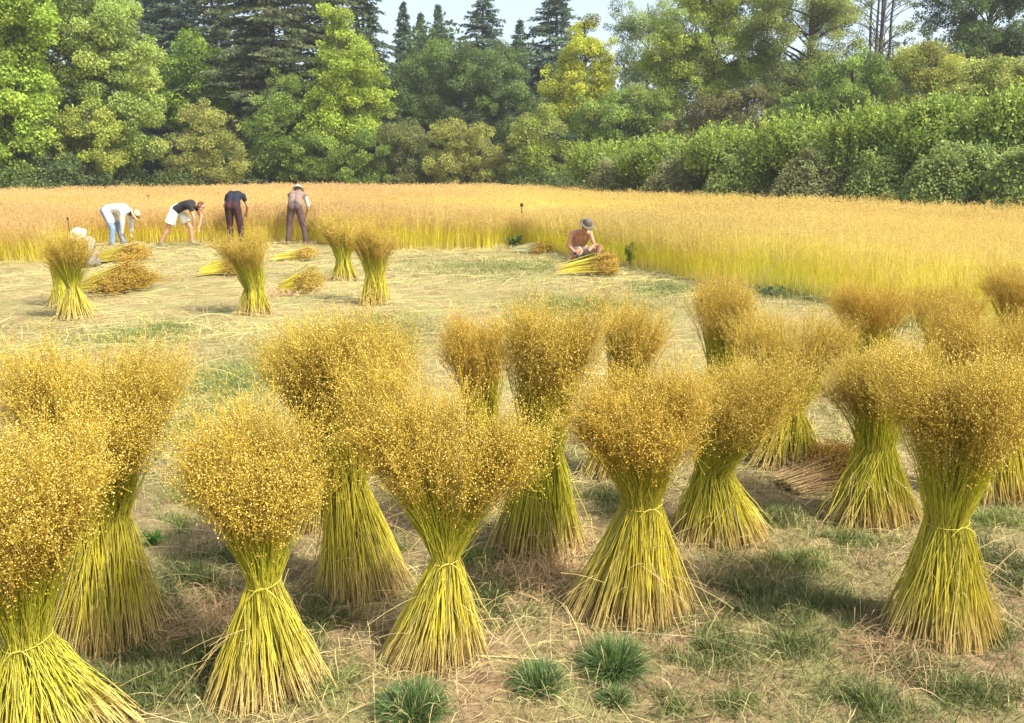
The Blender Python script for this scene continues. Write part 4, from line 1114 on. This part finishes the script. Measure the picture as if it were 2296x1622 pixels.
def hand(acc, wrist, dirv, palm_n, side, curl=0.8):
    """palm plus four fingers and a thumb. dirv points along the palm, palm_n out of the palm, side +-1 puts the thumb"""
    d = nrm(np.asarray(dirv, float)); pn = np.asarray(palm_n, float); pn = nrm(pn - d * (pn @ d)); s = np.cross(d, pn) * side
    w = np.asarray(wrist, float)
    for q in (-0.026, -0.009, 0.009, 0.026):
        capsule(acc, w + s * q * 0.6, 0.016, w + d * 0.085 + s * q, 0.0125, S=8)
    for q, L in zip((0.030, 0.010, -0.010, -0.030), (0.072, 0.080, 0.074, 0.058)):
        p = w + d * 0.085 + s * q; dr = d
        for j, f in enumerate((0.45, 0.32, 0.23)):
            an = curl * (0.5 + 0.35 * j)
            dr2 = d * math.cos(an) + pn * math.sin(an) + s * q * 2
            p2 = p + nrm(dr2) * L * f
            capsule(acc, p, 0.0102 - 0.0008 * j, p2, 0.0095 - 0.0009 * j, S=8)
            p = p2
    t0 = w + d * 0.03 + s * 0.03; t1 = t0 + nrm(d * 0.7 + s * 0.8 + pn * 0.3) * 0.04; t2 = t1 + nrm(d * 0.9 + s * 0.2 + pn * 0.5) * 0.032
    capsule(acc, t0, 0.014, t1, 0.0115, S=8); capsule(acc, t1, 0.0115, t2, 0.009, S=8)

def foot_vol(acc, ankle, dirv, grow=0.0):
    a = np.asarray(ankle, float); d = nrm(np.array([dirv[0], dirv[1], 0.0]))
    heel = a - d * 0.05; heel[2] = 0.04
    ball = a + d * 0.13; ball[2] = 0.035
    toe = a + d * 0.185; toe[2] = 0.028
    capsule(acc, a, 0.042 + grow, heel, 0.036 + grow, S=10); capsule(acc, heel, 0.036 + grow, ball, 0.036 + grow, S=10)
    capsule(acc, ball, 0.036 + grow, toe, 0.025 + grow, S=10); capsule(acc, a, 0.04 + grow, ball, 0.034 + grow, S=10)

SKIN = plain_mat('skin', (0.52, 0.29, 0.19), 0.55, (0.46, 0.24, 0.15), 25, 0.05)
SKIN_TAN = plain_mat('tanned skin', (0.50, 0.26, 0.15), 0.5, (0.42, 0.20, 0.11), 18, 0.05)
EYE = plain_mat('eye', (0.05, 0.035, 0.03), 0.2)
LIP = plain_mat('lips', (0.36, 0.13, 0.11), 0.5)
CLOTH = {}
def cloth(name, col, scale=9):
    if name not in CLOTH: CLOTH[name] = plain_mat(name, col, 0.9, tuple(c * 0.75 for c in col), scale, 0.5)
    return CLOTH[name]

def person(label, loc, J, skin=SKIN, top=None, sleeve=1.0, bottoms=None, leg_len=1.0, wide=1.0, hair=None, hat=None, shoes=None, hair_len=0.0, gloves=None, extra=None, female=False):
    """J: joints in metres from the point on the ground below the body, x right in the picture, y away, z up"""
    root = thing('person', loc, label, 'person', 'people picking flax')
    J = {k: np.asarray(v, float) for k, v in J.items()}
    b = Acc()
    hipc, neck = J['hip'], J['neck']
    up = nrm(neck - hipc); acr = nrm(J['sh_l'] - J['sh_r'])
    hac = nrm(J['hip_l'] - J['hip_r'])
    belly = J.get('belly', lerp(hipc, neck, 0.45)); chest = J.get('chest', lerp(hipc, neck, 0.75))
    def torso(acc, g=0.0, lo=0.0):
        for sgn in (-1, 1):
            capsule(acc, hipc + hac * 0.075 * sgn, 0.112 + g, belly + acr * 0.06 * sgn, 0.098 + g)
            capsule(acc, belly + acr * 0.06 * sgn, 0.098 + g, chest + acr * 0.085 * sgn, 0.108 + g)
            capsule(acc, chest + acr * 0.085 * sgn, 0.105 + g, J['sh_l' if sgn > 0 else 'sh_r'] - acr * sgn * 0.015, 0.062 + g)
            capsule(acc, J['sh_l' if sgn > 0 else 'sh_r'] - acr * sgn * 0.02, 0.055 + g, lerp(neck, chest, 0.1), 0.058 + g)
        capsule(acc, chest, 0.105 + g, lerp(neck, chest, 0.12), 0.06 + g)
    torso(b)
    capsule(b, lerp(neck, chest, 0.15), 0.055, lerp(neck, J['head'], 0.55), 0.05)
    # head, turned by its own frame
    hc = J['head']; f = nrm(J['face']); u = nrm(hc - neck); u = nrm(u - f * (u @ f)); s = np.cross(f, u)
    M = np.stack([s, f, u], 1)
    ellipsoid(b, hc + u * 0.02, (0.074, 0.094, 0.092), M)
    ellipsoid(b, hc + f * 0.022 - u * 0.055, (0.055, 0.066, 0.062), M)
    capsule(b, hc + f * 0.088 + u * 0.012, 0.009, hc + f * 0.107 - u * 0.026, 0.0145, S=8)
    for q in (-1, 1):
        ellipsoid(b, hc + s * 0.078 * q - u * 0.008 - f * 0.01, (0.010, 0.02, 0.031), M)
        capsule(b, hc + s * 0.03 * q + f * 0.083 + u * 0.03, 0.011, hc + s * 0.05 * q + f * 0.07 + u * 0.028, 0.010, S=8)
    for sd, q in (('l', 1), ('r', -1)):
        sh, el, wr = J['sh_' + sd], J['el_' + sd], J['wr_' + sd]
        capsule(b, sh, 0.052, lerp(sh, el, 0.4), 0.047); capsule(b, lerp(sh, el, 0.4), 0.047, el, 0.038)
        capsule(b, el, 0.039, lerp(el, wr, 0.3), 0.041); capsule(b, lerp(el, wr, 0.3), 0.041, wr, 0.026)
        if not gloves:
            hand(b, wr, wr - el, J.get('palm', np.array([0, 1.0, -0.3])), q)
        hp, kn, an = J['hip_' + sd], J['kn_' + sd], J['an_' + sd]
        capsule(b, hp, 0.092, lerp(hp, kn, 0.35), 0.086); capsule(b, lerp(hp, kn, 0.35), 0.086, kn, 0.057)
        capsule(b, kn, 0.057, lerp(kn, an, 0.3), 0.058); capsule(b, lerp(kn, an, 0.3), 0.058, an, 0.037)
        foot_vol(b, an, J['toe_' + sd])
    merged(b, 'body', skin, root, 0.0095, 2)
    e = Acc()
    for q in (-1, 1):
        e = Acc(); ellipsoid(e, hc + s * 0.033 * q + f * 0.086 + u * 0.012, (0.013, 0.008, 0.008), M, 8, 6)
        o = e.build('eye', EYE); o.parent = root
    e = Acc(); ellipsoid(e, hc + f * 0.087 - u * 0.055, (0.024, 0.008, 0.007), M, 10, 6)
    o = e.build('mouth', LIP); o.parent = root
    if hair:
        h = Acc()
        ellipsoid(h, hc + u * 0.032 - f * 0.016, (0.083, 0.095, 0.088), M)
        ellipsoid(h, hc - f * 0.035 - u * 0.03, (0.075, 0.068, 0.085), M)
        if hair_len:
            capsule(h, hc - f * 0.07 - u * 0.04, 0.05, hc - f * 0.085 - u * 0.05 + c3(0, 0, -hair_len), 0.03)
            for q in (-1, 1): capsule(h, hc + s * 0.06 * q - f * 0.02, 0.03, hc + s * 0.075 * q + c3(0, 0, -hair_len * 0.9), 0.02)
        o = merged(h, 'hair', hair, root, 0.009, 2)
    if top:
        t = Acc(); torso(t, 0.014)
        for sd in 'lr':
            sh, el, wr = J['sh_' + sd], J['el_' + sd], J['wr_' + sd]
            e1 = lerp(sh, el, min(1, sleeve * 2)); 
            capsule(t, sh, 0.07, e1, 0.058, flat=sleeve < 0.5)
            if sleeve < 0.5: capsule(t, sh, 0.07, lerp(sh, e1, 0.5), 0.064)
            if sleeve > 0.5: capsule(t, el, 0.056, lerp(el, wr, (sleeve - 0.5) * 2 * 0.95), 0.043)
        merged(t, 'shirt', top, root, 0.011, 3)
    if bottoms:
        t = Acc()
        for sgn in (-1, 1): capsule(t, hipc + hac * 0.075 * sgn - up * 0.02, 0.126, lerp(hipc, belly, 0.75) + hac * 0.06 * sgn, 0.113)
        for sd in 'lr':
            hp, kn, an = J['hip_' + sd], J['kn_' + sd], J['an_' + sd]
            if leg_len > 0.5:
                capsule(t, hp, 0.108 * wide, kn, 0.076 * wide)
                capsule(t, kn, 0.076 * wide, lerp(kn, an, (leg_len - 0.5) * 1.85), 0.066 * wide, flat=False)
            else:
                e1 = lerp(hp, kn, leg_len * 2)
                capsule(t, hp, 0.115, e1, 0.10 * wide, flat=True); capsule(t, hp, 0.115, lerp(hp, e1, 0.6), 0.108)
        merged(t, 'trousers' if leg_len > 0.5 else 'shorts', bottoms, root, 0.011, 3)
    if shoes:
        for sd in 'lr':
            t = Acc(); foot_vol(t, J['an_' + sd], J['toe_' + sd], 0.009); merged(t, 'shoe', shoes, root, 0.009, 2)
    if gloves:
        for sd, q in (('l', 1), ('r', -1)):
            t = Acc(); hand(t, J['wr_' + sd], J['wr_' + sd] - J['el_' + sd], J.get('palm', np.array([0, 1.0, -0.3])), q, 1.0)
            capsule(t, J['wr_' + sd], 0.032, lerp(J['wr_' + sd], J['el_' + sd], 0.16), 0.036, flat=True)
            merged(t, 'glove', gloves, root, 0.007, 2)
    if hat:
        hm, brim_r, crown_h, band = hat
        a = Acc()
        prof = [(0.0, crown_h), (0.04, crown_h + 0.002), (0.075, crown_h - 0.012), (0.09, crown_h - 0.05), (0.098, 0.018), (0.105, 0.010), (brim_r * 0.8, 0.0), (brim_r, -0.012), (brim_r, -0.018), (brim_r * 0.8, -0.008), (0.1, 0.0), (0.09, 0.012), (0.082, crown_h - 0.05), (0.0, crown_h - 0.012)]
        S = 28; an = np.arange(S) * 2 * PI / S
        oc = hc + u * 0.055 + f * 0.005
        V = np.concatenate([oc + np.outer(np.cos(an), s) * max(r, 0.001) * 0.95 + np.outer(np.sin(an), f) * max(r, 0.001) * 1.08 + u * (z + 0.012 * (r / brim_r) ** 2 * np.cos(2 * an)[:, None]) for r, z in prof])
        K = len(prof); idx = np.arange(K * S).reshape(K, S)
        a.add(V, np.stack([idx[:-1], idx[1:], np.roll(idx[1:], -1, 1), np.roll(idx[:-1], -1, 1)], -1).reshape(-1, 4), (0, 0, 0))
        ho = a.build('hat', hm); ho.parent = root
        if band:
            a = Acc(); th = np.linspace(0, 2 * PI, 29)
            pth = oc + np.outer(np.cos(th), s) * 0.097 + np.outer(np.sin(th), f) * 0.110 + u * 0.026
            tubes(a, pth[None], 0.011, (0, 0, 0), 6)
            bo = a.build('hat_band', band); bo.parent = ho
    if extra: extra(root, J)
    return root

KP = 21.2
def wpos(px, Y): return np.array([at(px, 540, Y)[0], Y, 0.0])

def shirt_tail(root, J):
    a = Acc()
    for sd in 'lr':
        capsule(a, J['hip_' + sd] + c3(0.02, 0, 0.03), 0.122, lerp(J['hip_' + sd], J['kn_' + sd], 0.42 if sd == 'l' else 0.55) + c3(0.03, 0, 0), 0.105)
    capsule(a, J['hip'] + c3(0.03, 0, 0.03), 0.13, J['belly'] - c3(0, 0, 0.02), 0.125)
    merged(a, 'shirt_tail', cloth('white linen', (0.68, 0.69, 0.68)), root, 0.011, 3)

# bent over in white shirt and jeans, facing right
person('bending picker in a loose white shirt and pale blue jeans, leftmost of the standing pickers', wpos(266, 20.9),
       dict(hip=(-0.20, 0, 0.90), neck=(0.33, 0, 0.89), belly=(-0.02, 0, 0.965), chest=(0.17, 0, 0.96), head=(0.47, -0.02, 0.80), face=(0.45, -0.1, -0.9),
            sh_l=(0.27, 0.17, 0.88), sh_r=(0.27, -0.18, 0.87), el_l=(0.30, 0.2, 0.60), el_r=(0.24, -0.2, 0.58), wr_l=(0.30, 0.12, 0.36), wr_r=(0.17, -0.14, 0.34),
            hip_l=(-0.20, 0.1, 0.86), hip_r=(-0.20, -0.1, 0.86), kn_l=(-0.02, 0.12, 0.47), kn_r=(-0.06, -0.13, 0.46), an_l=(0.06, 0.14, 0.08), an_r=(-0.10, -0.14, 0.08),
            toe_l=(1, 0.1, 0), toe_r=(1, -0.2, 0), palm=(0.6, 0, 0.4)),
       top=cloth('white linen', (0.68, 0.69, 0.68)), sleeve=1.0, bottoms=cloth('pale denim', (0.22, 0.32, 0.47)), leg_len=1.0, wide=1.05, hair=cloth('black hair', (0.03, 0.025, 0.02)),
       hat=(cloth('straw hat', (0.66, 0.50, 0.26)), 0.15, 0.10, cloth('black band', (0.03, 0.03, 0.03))), shoes=cloth('grey shoe', (0.25, 0.24, 0.23)), extra=shirt_tail)

person('picker in cream shorts and a black top, bending right with legs apart', wpos(398, 20.9),
       dict(hip=(0.06, 0, 0.92), neck=(0.54, -0.02, 1.03), belly=(0.24, 0, 1.03), chest=(0.40, 0, 1.06), head=(0.70, -0.03, 1.02), face=(0.75, -0.2, -0.6),
            sh_l=(0.48, 0.15, 1.02), sh_r=(0.48, -0.17, 1.0), el_l=(0.60, 0.17, 0.75), el_r=(0.55, -0.19, 0.74), wr_l=(0.56, 0.1, 0.50), wr_r=(0.50, -0.13, 0.49),
            hip_l=(0.07, 0.1, 0.88), hip_r=(0.02, -0.1, 0.88), kn_l=(0.33, 0.1, 0.48), kn_r=(-0.16, -0.12, 0.47), an_l=(0.33, 0.12, 0.08), an_r=(-0.38, -0.14, 0.09),
            toe_l=(1, 0, 0), toe_r=(0.9, -0.3, 0), palm=(0.6, 0, 0.4)),
       top=cloth('black cotton', (0.028, 0.027, 0.03)), sleeve=0.22, bottoms=cloth('cream cotton', (0.78, 0.75, 0.62)), leg_len=0.36, wide=1.35, hair=cloth('red brown hair', (0.19, 0.075, 0.035)), hair_len=0.05,
       shoes=cloth('olive shoe', (0.22, 0.2, 0.13)))

person('picker bending away in a navy top and maroon trousers, behind the far vase shaped sheaf', wpos(528, 21.3),
       dict(hip=(0.0, 0, 0.99), neck=(-0.02, 0.34, 1.30), belly=(0, 0.10, 1.17), chest=(0, 0.24, 1.27), head=(-0.03, 0.50, 1.23), face=(0, 0.5, -0.86),
            sh_l=(-0.21, 0.30, 1.25), sh_r=(0.19, 0.30, 1.25), el_l=(-0.33, 0.33, 0.98), el_r=(0.26, 0.38, 0.98), wr_l=(-0.24, 0.5, 0.80), wr_r=(0.17, 0.52, 0.77),
            hip_l=(-0.1, 0, 0.93), hip_r=(0.1, 0, 0.93), kn_l=(-0.13, 0.05, 0.49), kn_r=(0.15, 0.04, 0.49), an_l=(-0.14, 0, 0.08), an_r=(0.17, 0, 0.08),
            toe_l=(-0.2, 1, 0), toe_r=(0.2, 1, 0), palm=(0, 0.4, 0.6)),
       top=cloth('navy cotton', (0.022, 0.024, 0.036)), sleeve=0.25, bottoms=cloth('maroon cotton', (0.055, 0.026, 0.024)), leg_len=1.0, wide=1.1, hair=cloth('black hair', (0.03, 0.025, 0.02)), shoes=cloth('dark shoe', (0.05, 0.045, 0.04)))

def straps(root, J):
    m = cloth('orange strap', (0.55, 0.26, 0.12))
    for sgn in (-1, 1):
        a = Acc()
        n = np.array([0, -0.62, 0.78]) * 0.128
        acr = nrm(J['sh_l'] - J['sh_r'])
        p = np.stack([lerp(J['hip'], J['neck'], t) + acr * sgn * (0.04 + 0.06 * t) + n for t in np.linspace(0.4, 0.92, 6)])
        tubes(a, p[None], 0.013, (0, 0, 0), 6, cap=True)
        o = a.build('strap', m); o.parent = root
    for sd in 'lr':
        a = Acc(); sh, el, wr = J['sh_' + sd], J['el_' + sd], J['wr_' + sd]
        capsule(a, lerp(sh, el, 0.12), 0.064, el, 0.05); capsule(a, el, 0.05, lerp(el, wr, 0.35), 0.047)
        merged(a, 'sleeve', cloth('white linen', (0.68, 0.69, 0.68)), root, 0.011, 2)
person('picker seen from behind in brown trousers, tan vest with white sleeves and a white hat', wpos(666, 21.4),
       dict(hip=(0.0, 0, 0.98), neck=(0.0, 0.33, 1.33), belly=(0, 0.10, 1.16), chest=(0, 0.23, 1.27), head=(-0.01, 0.45, 1.37), face=(0, 0.75, -0.66),
            sh_l=(-0.19, 0.29, 1.27), sh_r=(0.20, 0.29, 1.27), el_l=(-0.24, 0.36, 1.0), el_r=(0.25, 0.37, 1.0), wr_l=(-0.15, 0.52, 0.82), wr_r=(0.17, 0.52, 0.80),
            hip_l=(-0.1, 0, 0.92), hip_r=(0.1, 0, 0.92), kn_l=(-0.19, 0.03, 0.49), kn_r=(0.18, 0.03, 0.49), an_l=(-0.24, 0, 0.08), an_r=(0.24, 0, 0.08),
            toe_l=(-0.3, 1, 0), toe_r=(0.3, 1, 0), palm=(0, 0.4, 0.6)),
       top=cloth('tan vest', (0.24, 0.17, 0.13)), sleeve=0.12, bottoms=cloth('brown cotton', (0.115, 0.075, 0.07)), leg_len=1.0, wide=0.98, hair=cloth('brown hair', (0.09, 0.05, 0.03)),
       hat=(cloth('white hat', (0.82, 0.80, 0.75)), 0.17, 0.11, cloth('grey band', (0.09, 0.09, 0.10))), shoes=cloth('brown shoe', (0.16, 0.11, 0.08)), extra=straps)

person('shirtless sunburnt picker in a grey brown hat sitting on the stubble over a lying bundle', np.array([at(1306, 600, 17.3)[0], 17.3, 0]),
       dict(hip=(-0.05, 0.22, 0.18), neck=(-0.02, -0.10, 0.66), belly=(-0.07, 0.16, 0.36), chest=(-0.05, 0.02, 0.53), head=(0.04, -0.24, 0.78), face=(0.12, -0.85, -0.52),
            sh_l=(0.15, -0.06, 0.60), sh_r=(-0.23, -0.06, 0.62), el_l=(0.22, -0.22, 0.37), el_r=(-0.33, -0.16, 0.36), wr_l=(0.06, -0.38, 0.24), wr_r=(-0.16, -0.36, 0.20),
            hip_l=(0.05, 0.2, 0.16), hip_r=(-0.15, 0.2, 0.16), kn_l=(0.36, -0.1, 0.33), kn_r=(-0.10, -0.22, 0.26), an_l=(0.28, -0.34, 0.07), an_r=(-0.30, -0.28, 0.08),
            toe_l=(0.2, -1, 0), toe_r=(-0.6, -1, 0), palm=(0, -0.2, -1)),
       skin=SKIN_TAN, bottoms=cloth('beige cotton', (0.55, 0.44, 0.32)), leg_len=0.42, wide=1.0, hair=cloth('brown hair', (0.09, 0.05, 0.03)),
       hat=(cloth('grey felt hat', (0.15, 0.125, 0.09)), 0.17, 0.11, cloth('dark band', (0.06, 0.055, 0.05))), gloves=cloth('dark glove', (0.05, 0.045, 0.045)), shoes=cloth('boot brown', (0.14, 0.09, 0.06)))

person('kneeling picker in a straw hat and pale shirt, almost hidden behind the far left sheaf', np.array([at(198, 590, 16.4)[0], 16.4, 0]),
       dict(hip=(-0.05, 0.12, 0.26), neck=(0.04, -0.18, 0.58), belly=(-0.02, 0.06, 0.41), chest=(0.02, -0.07, 0.50), head=(0.05, -0.31, 0.65), face=(0.15, -0.8, -0.58),
            sh_l=(0.19, -0.15, 0.52), sh_r=(-0.15, -0.15, 0.53), el_l=(0.20, -0.30, 0.32), el_r=(-0.2, -0.30, 0.32), wr_l=(0.1, -0.42, 0.22), wr_r=(-0.1, -0.42, 0.22),
            hip_l=(0.05, 0.1, 0.22), hip_r=(-0.15, 0.1, 0.22), kn_l=(0.16, -0.26, 0.10), kn_r=(-0.2, -0.26, 0.10), an_l=(0.14, 0.15, 0.09), an_r=(-0.2, 0.15, 0.09),
            toe_l=(0.1, -1, 0), toe_r=(-0.1, -1, 0), palm=(0, -0.2, -1)),
       top=cloth('checked pale shirt', (0.42, 0.40, 0.36), 40), sleeve=1.0, bottoms=cloth('grey cotton', (0.2, 0.2, 0.2)), leg_len=1.0, hair=cloth('brown hair', (0.09, 0.05, 0.03)),
       hat=(cloth('pale straw hat', (0.75, 0.65, 0.48)), 0.17, 0.11, cloth('tan band', (0.4, 0.25, 0.14))), shoes=cloth('dark shoe', (0.05, 0.045, 0.04)))

# ------------------------------------------------------------------ the air between here and the wood
def haze():
    bm = bmesh.new(); bmesh.ops.create_cube(bm, size=1)
    for v in bm.verts: v.co = Vector((v.co.x * 900, 150 + v.co.y * 640, (v.co.z + 0.5) * 42 - 1.2))
    me = bpy.data.meshes.new('haze'); bm.to_mesh(me); bm.free()
    m = bpy.data.materials.new('summer haze'); m.use_nodes = True; t = m.node_tree
    t.nodes.remove(t.nodes['Principled BSDF'])
    v = t.nodes.new('ShaderNodeVolumePrincipled')
    v.inputs['Color'].default_value = (0.93, 0.95, 1.0, 1); v.inputs['Density'].default_value = 0.0006; v.inputs['Anisotropy'].default_value = 0.2
    t.links.new(v.outputs[0], t.nodes['Material Output'].inputs['Volume'])
    me.materials.append(m)
    o = bpy.data.objects.new('haze', me); COL.objects.link(o)
    tag(o, 'thin pale summer haze hanging over the field and before the wood', 'haze', kind='stuff')
haze()
